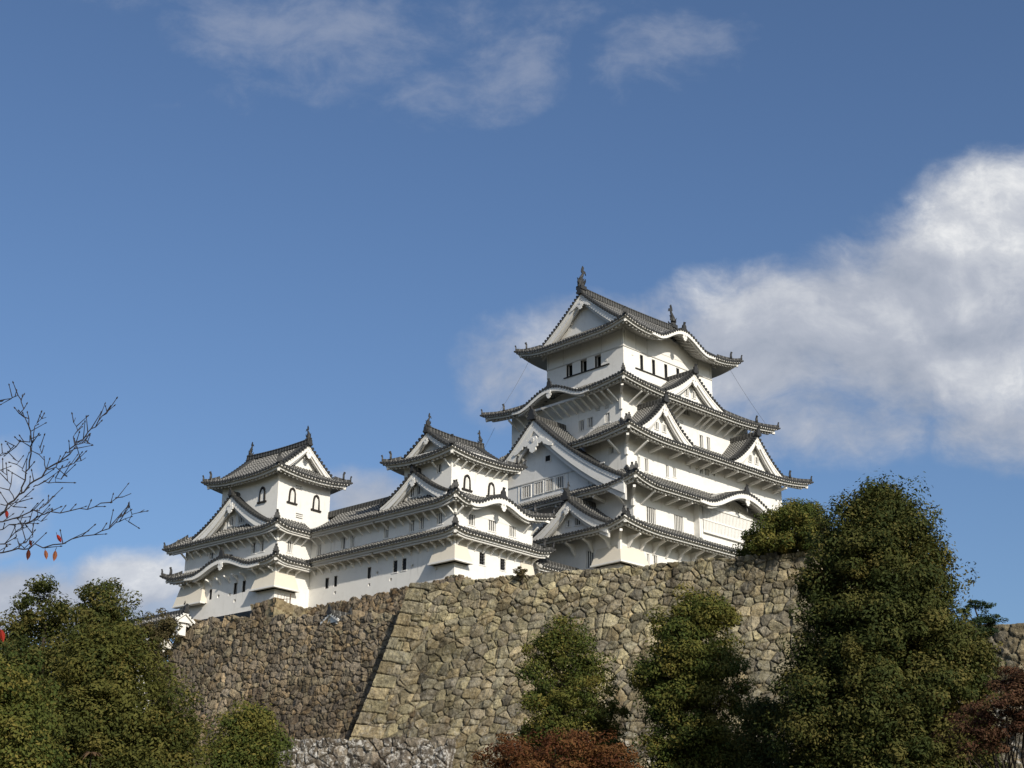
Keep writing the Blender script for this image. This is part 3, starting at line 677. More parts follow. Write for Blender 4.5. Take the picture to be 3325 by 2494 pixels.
# ------------------------------------------------------------------ the main keep
W_M = [('e', 0, 'open', [(7.44, 60.82, 2.3, 1.52), (5.3, 60.77, 2.23, 1.51), (3.28, 60.75, 2.02, 1.49)]),
 ('n', 0, 'open', [(3.63, 60.43, 1.86, 1.78), (5.67, 60.43, 1.88, 1.8), (7.8, 60.45, 1.89, 1.81), (9.92, 60.53, 1.91, 1.83)]),
 ('e', -3.25, 'slat', [(3.28, 52.43, 0.84, 1.14), (2.02, 52.46, 0.83, 1.13), (-0.39, 52.45, 0.69, 1.02), (5.88, 55.34, 0.62, 0.77), (4.52, 55.25, 0.71, 1.05)]),
 ('e', -3.25, 'vent', [(0.92, 53.72, 0.69, 0.45), (-0.34, 53.66, 0.69, 0.41)]),
 ('n', -2.35, 'slat', [(10.04, 52.42, 0.67, 1.5), (11.29, 52.46, 0.62, 1.5), (7.49, 55.3, 1.33, 0.71)]), ('n', -2.35, 'vent', [(6.7, 53.9, 0.57, 0.32)]),
 ('e', -5.5, 'slat', [(-2.87, 47.85, 0.71, 0.73)]),
 ('n', -4.9, 'slat', [(-3.64, 46.55, 0.44, 1.12), (-2.44, 46.48, 0.58, 1.39), (0.86, 46.54, 0.49, 1.27), (2.04, 46.66, 0.5, 1.01), (6.56, 47.86, 0.6, 0.79), (7.5, 47.86, 0.74, 0.79)]),
 ('n', -4.9, 'loop', [(4.64, 47.79, 0.37, 0.31), (5.73, 47.82, 0.37, 0.31), (8.72, 47.84, 0.37, 0.31)]), ('n', -4.9, 'vent', [(3.17, 48.92, 0.68, 0.27), (9.43, 49.0, 0.7, 0.28)]),
 ('n', -5.96, 'slat', [(-3.21, 40.86, 1.43, 1.62), (1.13, 40.84, 1.5, 1.65)]),
 ('e', -8, 'slat', [(-2.04, 36.22, 1.12, 1.75)]), ('n', -5.96, 'slat', [(-3.84, 36.13, 0.43, 1.34), (-2.71, 36.2, 0.6, 1.28)]), ('n', -5.96, 'vent', [(0.77, 37.84, 0.61, 0.29)])]
def build_keep():
    B = Bld('main_keep', 12.055, 152.69, 34.0, 44.67, 'tallest white castle tower with five tiers of grey tiled roofs', 'castle tower')
    # storeys, bottom to top
    storey(B, -8, 26.6, -5.96, 17.5, 34.0, 39.2, W_M); storey(B, -5.9, 25.2, -5.96, 17.5, 39.2, 44.2, W_M)
    storey(B, -5.5, 21, -4.9, 16.4, 44.0, 49.9, W_M); storey(B, -3.25, 18.7, -2.35, 13.85, 50.2, 56.4, W_M); storey(B, 0, 15.46, 0, 11.5, 57.4, 64.5, W_M)
    ov = 2.4
    r1, S1 = make_skirt(B, (-10.1, 29, -8.4, 20), (-5.9, 25.2, -5.96, 17.5), 38.5, 1.45, .70, 2.3, hips=('SW', 'SE'))
    # second tier: rolling gable on the south side; its west side carries the great gable
    r2, S2 = make_skirt(B, (-8.2, 27.6, -8.4, 19.9), (-5.5, 21, -4.9, 16.4), 43.2, 2.3, .85, 2.4, bumps={'S': kara(8.2+9.75, 6.5, 2.05)}, hips=('SW', 'SE'))
    kara_board(B, S2['S'], 8.2+9.75, 6.5, r2, .46, 1.4)
    gp = lambda h: 52.6-(52.6-43.75)*((1.34)*(h/12.4)-.34*(h/12.4)**2)
    cut = next(h/50 for h in range(600) if gp(h/50) < 48.55)
    r3, S3 = make_skirt(B, (-7.84, 23.35, -7.35, 18.85), (-3.25, 18.7, -2.35, 13.85), 48.75, 2.9, .70, 2.4, masks={'W': lambda x: abs((18.85-x)-5.75) < cut}, hips=('SW', 'SE'))
    r4, S4 = make_skirt(B, (-5.68, 21.1, -4.85, 16.1), (0, 15.46, 0, 11.5), 55.25, 3.1, .65, 2.42, bumps={'W': kara(16.1-5.75, 4.9, 1.5)}, hips=('SW', 'SE', 'NW'))
    kara_board(B, S4['W'], 16.1-5.75, 4.9, r4, .36, .8)
    top, S5 = top_roof(B, (-2.45, 17.9, -2.5, 14.0), 'e', 1.95, 63.2, .565, .0226, .70, 2.48, kara(2.45+7.6, 4.3, 1.62), 1.55)
    kara_board(B, S5['S'], 2.45+7.6, 4.3, top, .34, 1.2)
    # gables
    gable(B, (7.5, -3.75), (1, 0), (0, 1), 4.75, 56.3, 59.45, 3.8, .75, .55, pend=.85, oni=1.1, extend=.4)
    for c in (-0.45, 15.5): gable(B, (c, -5.95), (1, 0), (0, 1), 4.05, 50.0, 53.6, 3.7, .75, .55, pend=.85, oni=1.1, extend=.35)
    g2, _ = gable(B, (-8.1, 5.75), (0, -1), (1, 0), 12.4, 43.75, 52.6, 5.2, .95, 1.0, pend=1.55, wide=2, oni=1.5)
    g1, _ = gable(B, (-10.0, -0.8), (0, -1), (1, 0), 4.95, 39.0, 42.15, 4.2, .8, .6, pend=.7, oni=1.2, extend=.3)
    fish(B, (-9.85, -.8, 42.75), (1, 0), .75, g1)
    A = lambda v: (lambda u, o, z: (v-o, u, z))
    for u, z, w, h in [(7.6, 45.14, 1.29, 1.26), (5.79, 45.19, 1.28, 1.25), (4.19, 45.2, 1.09, 1.24), (2.71, 45.2, 1.08, 1.23)]: window(B, A(-7.155), u, z, w, h, 'slat', g2, True)
    window(B, A(-7.155), 4.46, 48.13, .73, .61, 'vent', g2, True)
    for u, z, w, h in [(-0.33, 39.89, 0.52, 0.64), (-1.65, 39.88, 0.87, 0.77)]: window(B, A(-9.205), u, z, w, h, 'slat', g1, True)
    for c, n_ in ((7.5, -3.0), (-.45, -5.2), (15.5, -5.2)):
        zb = 57.05 if c == 7.5 else 50.8
        for k in (-.95, .25): window(B, (lambda v: (lambda u, o, z: (u, v-o, z)))(n_), c+k+.35, zb+.15, .55, .75, 'slat', None, True)
    # mouldings on the great gable and on the top storey
    mb = MB(); mb.bar((-7.19, -3.4, 46.05), (-7.19, 15, 46.05), .10, .12, 'plaster_trim')
    for n_, z in ((8.8, 45.2), (1.6, 45.2), (-1.2, 45.3)): mb.bar((-7.17, n_, 44.2), (-7.17, n_, 46.0), .07, .06, 'plaster_trim', side=(0, 1, 0))
    B.add(mb, 'wall_moulding', g2)
    mb = MB(); z = 61.62
    mb.bar((-.03, -.06, z), (-.03, 11.5, z), .12, .10, 'plaster_trim'); mb.bar((-.06, -.03, z), (15.5, -.03, z), .12, .10, 'plaster_trim')
    for u in (.25, 2.1, 4.0, 13.0, 15.2): mb.bar((u, -.02, 61.7), (u, -.02, 64), .06, .06, 'plaster_trim', side=(1, 0, 0))
    for u in (.25, 3.1, 6.2, 8.9, 11.2): mb.bar((-.02, u, 61.7), (-.02, u, 64), .06, .06, 'plaster_trim', side=(0, 1, 0))
    mb.box((6.2, -.07, 59.50), (4.3, 0, 0), (0, .07, 0), (0, 0, .05), 'lacquer'); mb.box((-.07, 5.4, 60.0), (.07, 0, 0), (0, 3.4, 0), (0, 0, .05), 'lacquer')
    B.add(mb, 'wall_moulding')
    # projecting lattice bay under the rolling gable
    mb = MB(); e0, e1, o = 3.6, 15.8, .62
    mb.sweep([[(e0, -5.96-o, z), (e0, -5.9, z), (e1, -5.9, z), (e1, -5.96-o, z)] for z in (39.6, 43.6)], 'plaster')
    for x in (e0+.12, e0+.42, e1-.42, e1-.12): mb.sweep([[(x-.13, -5.96-o-.14, z), (x-.13, -5.9-o, z), (x+.13, -5.9-o, z), (x+.13, -5.96-o-.14, z)] for z in (39.7, 43.5)], 'plaster')
    bay = B.add(mb, 'lattice_bay'); mb = MB(); x = e0+.75
    mb.poly([(e0+.6, -6.6, 40.5), (e1-.6, -6.6, 40.5), (e1-.6, -6.6, 43.1), (e0+.6, -6.6, 43.1)], 'grey_inside')
    while x < e1-.6: mb.sweep([[(x-.09, -6.76, z), (x-.09, -6.6, z), (x+.09, -6.6, z), (x+.09, -6.76, z)] for z in (40.5, 43.1)], 'plaster'); x += .245
    B.add(mb, 'lattice', bay)
    mb = MB(); mb.bar((e0+.5, -6.70, 41.75), (e1-.5, -6.70, 41.75), .22, .16, 'plaster'); mb.bar((e0+.5, -6.72, 40.45), (e1-.5, -6.72, 40.45), .26, .2, 'plaster'); mb.bar((e0+.5, -6.72, 43.15), (e1-.5, -6.72, 43.15), .26, .2, 'plaster'); B.add(mb, 'rail', bay)
    # carved relief under the rolling gable
    mb = MB()
    for i in range(5):
        c = np.array([7.4+i*1.0, -6.0-.12, 44.3+.22*math.sin(i*1.1+.6)]); mb.tube([c+np.array([.36*math.cos(t)*(1-t/14), 0, .36*math.sin(t)*(1-t/14)]) for t in [k*.6 for k in range(14)]], .06, 'plaster', 5)
    B.add(mb, 'carved_relief', bay)
    # eave struts
    fr = lambda a, b_, n: [a+(b_-a)*i/(n-1) for i in range(n)]
    struts(B, S4['W'], [16.1-q for q in (-2.0, -1.1, -.1, .9, 1.9, 2.9, 3.9, 5.0, 6.1, 7.3, 8.6, 10, 11.4, 12.6)], 2.43, .95, .72, w=.15)
    struts(B, S4['S'], [5.68+q for q in (-2.0, -.9, 1.0, 2.6, 3.5, 4.5, 5.4, 8.8, 9.8, 10.7, 12.6, 14, 15.4, 17)], 2.5, .95, .72, w=.15)
    struts(B, S3['S'], [7.84+q for q in (-4.3, )], 2.45, 1.0, .75); struts(B, S3['S'], [7.84+q for q in (-1.9, 1.2, 4.0, 6.2, 8.4, 10.6, 12.8, 15, 17.2, 19.4)], 2.45, .5, .75, 'arm'); struts(B, S3['W'], [18.85-q for q in (-4.0,)], 2.34, 1.0, .75)
    struts(B, S2['S'], [8.2+q for q in (-4.7,)], 2.44, 1.0, .75); struts(B, S2['S'], [8.2+q for q in (-3., -.9, 1.2)], 2.44, .5, .75, 'arm'); struts(B, S2['W'], [19.9-q for q in (-4.8,)], 2.3, 1.0, .75); struts(B, S2['W'], [19.9-q for q in (-2.2, .4, 3)], 2.3, .5, .75, 'arm')
    struts(B, S1['S'], [10.1+q for q in (-6.9, -5.0, -3.1, -1.1, .9, 2.9, 4.9, 6.9, 8.9, 10.9, 13)], 2.44, 1.2, .70, 'bent', w=.2); struts(B, S1['W'], [20-q for q in (-4.7, -2.4, 0.)], 2.1, 1.2, .70, 'bent', w=.2)
    for S, o, d, r in ((S4['W'], 2.43, .75, r4), (S4['S'], 2.5, .75, r4), (S3['S'], 2.45, .7, r3), (S2['S'], 2.44, .7, r2), (S1['S'], 2.44, .8, r1), (S1['W'], 2.1, .75, r1)): purlin(B, S, o, d, roof=r, x0=.9, x1=(5.4 if S is S2['S'] else S.L-.9))
    purlin(B, S2['W'], 2.3, .7, roof=r2, x0=10, x1=S2['W'].L-.9); purlin(B, S3['W'], 2.3, .7, roof=r3, x0=19.6, x1=S3['W'].L-.9)
    for P, zt, zb in ((( -8, -5.96), 37.7, 35.3), ((-5.9, -5.96), 42.5, 41.3), ((-5.5, -4.9), 48.2, 46.9), ((-3.25, -2.35), 54.7, 52.9)):   # corner posts
        mb = MB(); mb.bar((P[0]-.06, P[1]-.06, zb), (P[0]-.06, P[1]-.06, zt), .30, .30, 'plaster', side=(1, 0, 0)); mb.bar((P[0]-.06, P[1]-.06, zt-.1), (P[0]-1.5, P[1]-1.5, zt+.25), .26, .26, 'plaster'); B.add(mb, 'corner_post')
    flare(B, -8, -5.96, 3.0, 3.4, 37.0, 35.25, .75)
    # lightning cables hanging from the top eaves
    def cable(name_pts):
        mb = MB(); mb.tube(name_pts, .018, 'iron', 4); B.add(mb, 'lightning_cable')
    def curve(p, q, sag): return [np.array(p)+(np.array(q)-np.array(p))*t+np.array([0, 0, -sag*4*t*(1-t)]) for t in [i/8 for i in range(9)]]
    cable(curve((-1.6, 12.6, 63.0), (-4.7, 15.0, 55.8), .35)); cable(curve((16.6, -1.7, 63.0), (19.6, -4.2, 56.4), .2)); cable(curve((-4.6, 15.2, 54.6), (-7.2, 17.5, 48), .3))
    mb = MB()                                  # little shot holes and iron stains
    for e, n_, z in ((-.01, 2.5, 60.6),): mb.box((e, n_, z), (.03, 0, 0), (0, .14, 0), (0, 0, .16), 'plaster_trim')
    for e, z in ((1.5, 60.9), (-3.9, 45.7), (-1.6, 45.8), (-.4, 45.6), (-5.2, 40.2), (-1.3, 40.0), (2.0, 39.9)):
        n_ = 0 if z > 50 else (-4.9 if z > 45 else -5.96); mb.box((e, n_-.01, z), (.13, 0, 0), (0, .04, 0), (0, 0, .05), 'plaster_trim')
    B.add(mb, 'gun_ports')
    return B
KEEP = build_keep()

# ------------------------------------------------------------------ the western small tower and the corridor running north from it
W_N = [('n', 0, 'slat', [(2.18, 37.44, 0.89, 1.14), (4.96, 37.43, 1.04, 1.15), (7.8, 37.45, 0.96, 1.17)]),
 ('n', 0, 'vent', [(4.88, 39.03, 0.95, 0.33), (6.4, 39.08, 1.0, 0.34), (5.38, 35.43, 0.86, 0.36)]),
 ('e', 0, 'slat', [(2.0, 37.43, 0.72, 1.1), (5.62, 37.34, 0.7, 1.12), (4.35, 37.37, 0.69, 1.12), (9.09, 37.29, 0.71, 1.14)]),
 ('n', 0, 'grille', [(3.68, 33.98, 0.77, 1.13), (6.5, 33.93, 0.73, 1.09)]), ('e', 0, 'grille', [(7.73, 33.77, 0.58, 1.12), (6.54, 33.79, 0.58, 1.12)]),
 ('e', 0, 'vent', [(5.82, 35.3, 0.62, 0.36)]), ('e', 0, 'loop', [(8.28, 32.59, 0.31, 0.27), (5.42, 33.45, 0.31, 0.27), (2.27, 32.72, 0.26, 0.24)]),
 ('e', 0.1, 'slat', [(2.32, 42.32, 0.66, 0.82)]), ('n', 0.7, 'kato', [(2.16, 41.1, 1.0, 1.57), (5.5, 41.1, 1.0, 1.54)]), ('n', 0.7, 'vent', [(3.2, 42.68, 0.78, 0.43)])]
W_C = [('e', 0, 'slat', [(15.15, 37.18, 0.65, 1.2), (13.86, 37.19, 0.68, 1.19), (18.72, 37.07, 0.74, 1.15)]), ('e', 0, 'open', [(11.27, 33.67, 0.51, 1.11), (17.3, 33.53, 0.53, 1.07), (16.04, 33.54, 0.48, 1.07)]),
 ('e', 0, 'vent', [(14.13, 35.1, 0.48, 0.34)]), ('e', 0, 'loop', [(16.06, 32.41, 0.32, 0.28), (11.22, 32.51, 0.31, 0.28), (10.11, 33.5, 0.27, 0.25)])]
NX, NY, NYAW = -5.101, 133.58, 47.95
def build_west():
    B = Bld('small_castle_tower', NX, NY, 31.2, NYAW, 'smaller white tower directly left of the tallest tower, rolling gable on its sunlit side', 'castle tower', 'small corner towers of the castle')
    storey(B, 0, 10.7, 0, 10, 31.2, 36.1, W_N); storey(B, 0, 10.7, 0, 10, 36.1, 39.35, W_N); storey(B, .1, 7.9, .7, 7.0, 39.2, 44.2, W_N)
    r1, S1 = make_skirt(B, (-1.4, 12.1, -1.4, 11.4), (-.02, 10.72, -.02, 10.02), 35.65, .8, .38, 1.4, hips=('SW', 'SE'), ends='Wl', trim={'W': (1.4, 0)})
    r2, S2 = make_skirt(B, (-1.38, 12.1, -1.4, 11.4), (.1, 7.9, .7, 7.0), 38.65, 1.35, .70, 1.4, bumps={'S': kara(1.38+5.0, 3.9, 1.15)}, hips=('SW', 'SE'), ends='Wl', trim={'W': (1.4, 0)})
    kara_board(B, S2['S'], 1.38+5.0, 3.9, r2, .42, .5, wallback=1.38)
    top, S3 = top_roof(B, (-1.25, 8.8, -.65, 8.6), 'e', 1.25, 43.3, .50, .030, .42, 1.33, None, .78, board=.36, pend=.55)
    g, _ = gable(B, (-.75, 4.9), (0, -1), (1, 0), 4.1, 39.75, 42.35, 1.2, .74, .5, pend=.75, oni=.7, extend=.3)
    A = lambda u, o, z: (-.015-o, u, z)
    for u, z, w, h in [(5.64, 40.54, 0.7, 0.86), (4.74, 40.58, 0.62, 0.82)]: window(B, A, u, z, w, h, 'slat', g, True)
    st = lambda S, L, **k: struts(B, S, L, **k)
    st(S1['S'], [1.4+q for q in (.15, 1.45, 2.6, 3.7, 4.8, 5.9, 7.0, 8.1, 9.3, 10.5)], ov=1.4, h=.62, reach=.62, kind='bent', w=.13); st(S2['S'], [1.38+q for q in (.15, 1.5, 9.4, 10.5)], ov=1.4, h=.62, reach=.62, w=.13)
    Lw = S1['W'].L; st(S1['W'], [Lw-1.4-q for q in (.15, 1.2, 2.3, 3.4, 4.5, 5.6, 6.7, 7.8, 8.9)], ov=1.4, h=.62, reach=.62, kind='bent', w=.13); Lw = S2['W'].L; st(S2['W'], [Lw-1.4-q for q in (.15, 1.25, 2.35, 3.45, 4.55, 5.65, 6.75, 7.85, 8.95)], ov=1.38, h=.62, reach=.62, w=.13)
    st(S3['S'], [1.25+q for q in (.3, 1.4, 2.5, 3.6, 4.7, 5.8, 6.9)], ov=1.35, h=.55, reach=.55, w=.12); st(S3['W'], [9.25-q for q in (1.6, 3.2, 5.6)], ov=1.35, h=.55, reach=.55, w=.12)
    for S, o, d, r in ((S1['S'], 1.4, .5, r1), (S1['W'], 1.4, .5, r1), (S2['W'], 1.38, .5, r2)): purlin(B, S, o, d, roof=r, x0=.3 if S in (S1['W'], S2['W']) else .7, x1=S.L-.7)
    for zb, zt in ((34.5, 35.5), (37.6, 38.5)):
        mb = MB(); mb.bar((-.05, -.05, zb), (-.05, -.05, zt), .2, .2, 'plaster', side=(1, 0, 0)); mb.bar((-.05, -.05, zt-.1), (-.9, -.9, zt+.15), .18, .18, 'plaster'); B.add(mb, 'corner_post')
    flare(B, 0, 0, 2.45, 1.5, 34.9, 33.1, .72); 
    mb = MB(); T = [(9.0, -.01, 34.7), (10.72, -.01, 34.7)]; Bt = [(8.85, -.55, 32.2), (10.8, -.55, 32.2)]; mb.poly([*T, Bt[1], Bt[0]], 'plaster_cream'); mb.poly([T[0], Bt[0], (9.0, .02, 32.2)], 'plaster_cream'); mb.poly([T[1], Bt[1], (10.71, .02, 32.2)], 'plaster_cream'); B.add(mb, 'stone_drop_chute')
    # corridor
    K = Bld('corridor_building', NX, NY, 31.2, NYAW, 'long low white corridor building joining the two small towers', 'castle building')
    storey(K, 0, 5.6, 10.0, 21.5, 31.2, 36.1, W_C); storey(K, 0, 5.6, 10.0, 21.5, 36.1, 39.5, W_C)
    q1, T1 = make_skirt(K, (-1.4, 7, 10.0, 19.94-1.0), (-.02, 5.6, 10, 19.94), 35.65, .8, 0, 1.4, sides='W', hips=(), ends='WlWr')
    q2, T2 = make_skirt(K, (-1.38, 7, 10.0, 19.94-1.0), (2.75, 2.75, 10, 19.94), 38.65, 2.75, 0, 1.38, sides='W', hips=(), ends='WlWr')
    mt = MB(); S = Side((7, 10), (0, 1), (-1, 0), 11, 4.25, T2['W'].prof, 38.65, 0, 0, 0, None, None, 1.4); tiles(mt, S, 4)
    S2_ = Side((-1.38, 22), (0, -1), (1, 0), 3.2, 4.13, T2['W'].prof, 38.65, 0, 0, 0, None, None, 1.4); S2_.limf = None
    mt2 = MB(); tiles(mt2, S2_, 4); K.add(mt, 'tiled_roof'); 
    mb = MB(); mb.sweep([[(2.75+u, n_, 41.35+v) for u, v in ((-.3, -.2), (-.25, .38), (-.12, .5), (.12, .5), (.25, .38), (.3, -.2))] for n_ in [8.3+i*1.35 for i in range(11)]], 'ridge_banded', ats=[i*1.35 for i in range(11)]); K.add(mb, 'main_ridge')
    for S, L in ((T1['W'], 'bent'), (T2['W'], 'diag')):
        struts(K, S, [18.94-q for q in [10.2+1.1*i for i in range(9)]], 1.4, .62, .62, L, w=.13); purlin(K, S, 1.4, .5, roof=None)
build_west()

# ------------------------------------------------------------------ the north-western small tower
W_I = [('e', 0.1, 'kato', [(2.75, 42.55, 0.96, 1.68)]), ('n', 0.5, 'kato', [(1.96, 42.46, 1.0, 1.68), (5.2, 42.4, 1.0, 1.71)]), ('n', 0.5, 'vent', [(2.84, 43.43, 0.91, 0.42), (3.1, 40.55, 0.96, 0.5)]),
 ('e', 0, 'slat', [(3.52, 37.14, 0.64, 1.06), (2.25, 37.17, 0.59, 1.08), (9.97, 37.33, 0.61, 0.66)]), ('n', 0, 'slat', [(1.62, 37.09, 0.7, 1.18)]),
 ('e', 0, 'open', [(5.86, 33.41, 0.56, 1.15), (4.58, 33.46, 0.52, 1.15), (9.68, 33.33, 0.44, 1.07)]), ('e', 0, 'vent', [(8.54, 34.89, 0.61, 0.52), (3.82, 34.83, 0.63, 0.38)]),
 ('e', 0, 'loop', [(8.42, 32.98, 0.36, 0.32), (5.84, 32.18, 0.32, 0.32), (6.68, 32.91, 0.28, 0.26)])]
IX, IY, IYAW = -22.766, 143.551, 49.8
def build_inui():
    B = Bld('small_castle_tower', IX, IY, 31.0, IYAW, 'leftmost white tower, three storeys with bell-shaped windows, beyond the long corridor', 'castle tower', 'small corner towers of the castle')
    storey(B, 0, 9, 0, 14.5, 30.9, 35.8, W_I); storey(B, 0, 9, 0, 14.2, 35.8, 39.0, W_I); storey(B, .1, 7.1, .5, 9.1, 39.0, 45.1, W_I)
    r1, S1 = make_skirt(B, (-1.35, 10.4, -1.4, 16.0), (-.02, 9, -.02, 14.5), 35.25, .8, .50, 1.4, bumps={'W': kara(16.0-6.75, 4.5, 1.18)}, hips=('SW', 'NW'), ends='Sr', trim={'S': (0, 6.55)})
    kara_board(B, S1['W'], 16.0-6.75, 4.5, r1, .40, 1.2, wallback=1.33)
    r2, S2 = make_skirt(B, (-1.38, 10.4, -1.4, 15.95), (.1, 7.1, .5, 9.1), 38.55, 1.3, .50, 1.4, sides='SW', hips=('SW',), ends='SrWl', trim={'S': (0, 6.4), 'W': (0, 0)})
    mh, mo, mf = MB(), MB(), MB(); hip(B, r2, S2['W'], (-1.38, 15.95), mh, mo, mf, (.1, 14.2), big=False); B.add(mh, 'hip_ridge', r2); B.add(mo, 'ridge_end_tile', r2)
    top, S3 = top_roof(B, (-1.3, 8.4, -1.0, 10.5), 'n', 1.15, 44.35, .60, .036, .45, 1.42, None, .85, board=.40, pend=.7)
    g, _ = gable(B, (-.85, 6.45), (0, -1), (1, 0), 5.5, 39.35, 42.9, 2.2, .84, .62, pend=.95, oni=.8, extend=.3)
    A = lambda u, o, z: (-.015-o, u, z)
    for u, z, w, h in [(7.11, 40.43, 0.77, 0.85), (5.7, 40.52, 0.77, 0.85)]: window(B, A, u, z, w, h, 'slat', g, True)
    st = lambda S, L, **k: struts(B, S, L, **k)
    st(S1['S'], [1.35+q for q in (.15, 1.3, 2.4)], ov=1.4, h=.62, reach=.62, kind='bent', w=.13); st(S2['S'], [1.38+q for q in (.15, 1.1, 2.1, 3.1)], ov=1.4, h=.62, reach=.62, w=.13)
    st(S1['W'], [16.0-q for q in (.15, 1.4, 2.6, 4.4, 5.6, 6.8, 8.2, 9.6, 11.2, 12.6, 13.8)], ov=1.35, h=.62, reach=.62, kind='bent', w=.13); st(S2['W'], [15.95-q for q in (.15, 1.3, 2.45, 3.6, 4.75, 5.9, 7.05, 8.2, 9.35, 10.5, 11.65, 12.8, 13.9)], ov=1.38, h=.62, reach=.62, w=.13)
    for S, o, d, r in ((S1['S'], 1.4, .5, r1), (S2['W'], 1.38, .5, r2), (S2['S'], 1.4, .5, r2)): purlin(B, S, o, d, roof=r, x0=.7, x1=S.L-.3)
    for zb, zt in ((34.0, 35.1), (37.4, 38.4)):
        mb = MB(); mb.bar((-.05, -.05, zb), (-.05, -.05, zt), .2, .2, 'plaster', side=(1, 0, 0)); mb.bar((-.05, -.05, zt-.1), (-.9, -.9, zt+.15), .18, .18, 'plaster'); B.add(mb, 'corner_post')
    flare(B, 0, 0, 2.5, 2.3, 34.6, 32.7, .78)
    mb = MB(); T = [(-.01, 14.4, 35.0), (-.01, 10.9, 35.0)]; Q = [(-.8, 14.6, 32.55), (-.8, 10.2, 32.55)]
    mb.poly([*T, Q[1], Q[0]], 'plaster_cream'); mb.poly([T[1], Q[1], (.02, 10.2, 32.5), (.02, 10.9, 35)], 'plaster_cream'); mb.bar((-.6, 14.6, 32.48), (-.6, 10.1, 32.48), .62, .14, 'plaster'); B.add(mb, 'stone_drop_chute')
build_inui()

# ------------------------------------------------------------------ small roofed walls, gates, railing
def roofed_wall(name, p, q, z0, z1, half, rise, label, cat, thick=.5, pedim=True):
    """a plastered wall with its own little tiled gable roof, from p to q (plan points)"""
    p, q = np.array(p, float), np.array(q, float); L = np.linalg.norm(q-p); ang = math.degrees(math.atan2(q[1]-p[1], q[0]-p[0]))
    B = Bld(name, p[0], p[1], z0, ang, label, cat)
    mb = MB(); mb.sweep([[(x, -thick/2, z0), (x, thick/2, z0), (x, thick/2, z1), (x, 0, z1+rise*.7), (x, -thick/2, z1)] for x in (0, L)], 'plaster'); B.add(mb, 'wall')
    prof = lambda d: rise*(.8*d/half+.2*(d/half)**2); mt, mf, mr = MB(), MB(), MB()
    for P, a, b in (((-.35, -half), (1, 0), (0, 1)), ((L+.35, half), (-1, 0), (0, -1))):
        S = Side(P, a, b, L+.7, half, prof, z1+.12, 0, 0, 0, None, None, half-thick/2); mt, mf, mr = MB(), MB(), MB(); tiles(mt, S, 3); eave(mf, mr, S, True, slope=.3)
        r = B.add(mt, 'tiled_roof'); B.add(mf, 'eave_fascia', r); B.add(mr, 'rafters', r)
    mb = MB(); zt = z1+.12+rise; mb.sweep([[(x, u, zt+v) for u, v in ((-.2, -.15), (-.17, .22), (-.08, .32), (.08, .32), (.17, .22), (.2, -.15))] for x in (-.4, L/2, L+.4)], 'ridge_banded', ats=[0, L/2, L]); B.add(mb, 'main_ridge', r)
    for x, s in ((-.35, 1), (L+.35, -1)):
        mb = MB(); mb.poly([(x+.12*s, -half+.15, z1-.05), (x+.12*s, half-.15, z1-.05), (x+.12*s, 0, zt-.1)], 'plaster')
        for sg in (-1, 1): mb.bar((x, sg*(half+.05), z1+.02), (x, 0, zt-.06), .16, .22, 'plaster', side=(1, 0, 0)); mt = MB(); 
        B.add(mb, 'gable_wall', r)
        mb = MB(); oni3(mb, (x-.08*s, 0, zt), (0, 1), (s, 0), .9)
        B.add(mb, 'ridge_end_tile', r); mb = MB()
        for sg in (-1, 1):
            for i in range(int(half/.3)): h = (i+.5)*.3; zz = z1+.12+prof(half-h)+.08; mb.tube([(x-.10*s, sg*h, zz), (x+.4*s, sg*h, zz)], .11, 'ridge_tile', 6)
        B.add(mb, 'verge_tiles', r)
    return B
def fr(ox, oy, yaw): 
    y = rad(yaw); return lambda e, n: (ox+math.cos(y)*e-math.sin(y)*n, oy+math.sin(y)*e+math.cos(y)*n)
FI, FN, FM = fr(IX, IY, IYAW), fr(NX, NY, NYAW), fr(12.055, 152.69, 44.67)
g = roofed_wall('gate_roof_wall', FI(-2.3, 21), FI(-2.3, 10.8), 29.0, 30.3, 1.15, .85, 'small white wall end under a low tiled roof, left of the leftmost tower', 'roofed wall', .9)
mbf = MB(); fish(g, (math.hypot(*(np.array(FI(-2.3, 10.6))-np.array(FI(-2.3, 21)))), 0, 31.5), (-1, 0), .55, g.root)
roofed_wall('white_building', FI(-.6, 34), FI(-.6, 17.2), 14, 28.8, 2.4, 1.6, 'white plaster building half hidden by trees left of the brown wall', 'building', 3.2)
roofed_wall('gate_roof_wall', FN(11.35, .1), FN(19.6, .1), 32.0, 34.35, 1.0, .72, 'low wall with a dark tiled roof in the gap before the tallest tower', 'roofed wall', .5)
roofed_wall('gate_roof_wall', FI(.6, -9.5), FI(-.9, -9.35), 26.5, 28.05, 1.25, .7, 'tiny tiled gable peeping over the brown stone wall below the corridor', 'roofed wall', 1.4)
def railing():
    B = Bld('railing', *FI(-.2, -.75), 31.1, IYAW, 'thin rusty railing on the stone base under the leftmost tower', 'railing')
    mb = MB(); mb.bar((0, 0, 31.45), (1.7, 0, 31.75), .05, .06, 'wood_pole'); B.add(mb, 'rail')
    for i in range(5): mb = MB(); x = .05+i*.38; mb.tube([(x, .02, 31.0), (x+.02*(i % 3-1), 0, 32.0-.07*(i % 2))], .022, 'wood_pole', 5); B.add(mb, 'picket')
    mb = MB(); mb.tube([(1.55, -.05, 30.9), (1.55, -.05, 32.2)], .06, 'wood_pole', 6); B.add(mb, 'post')
railing()

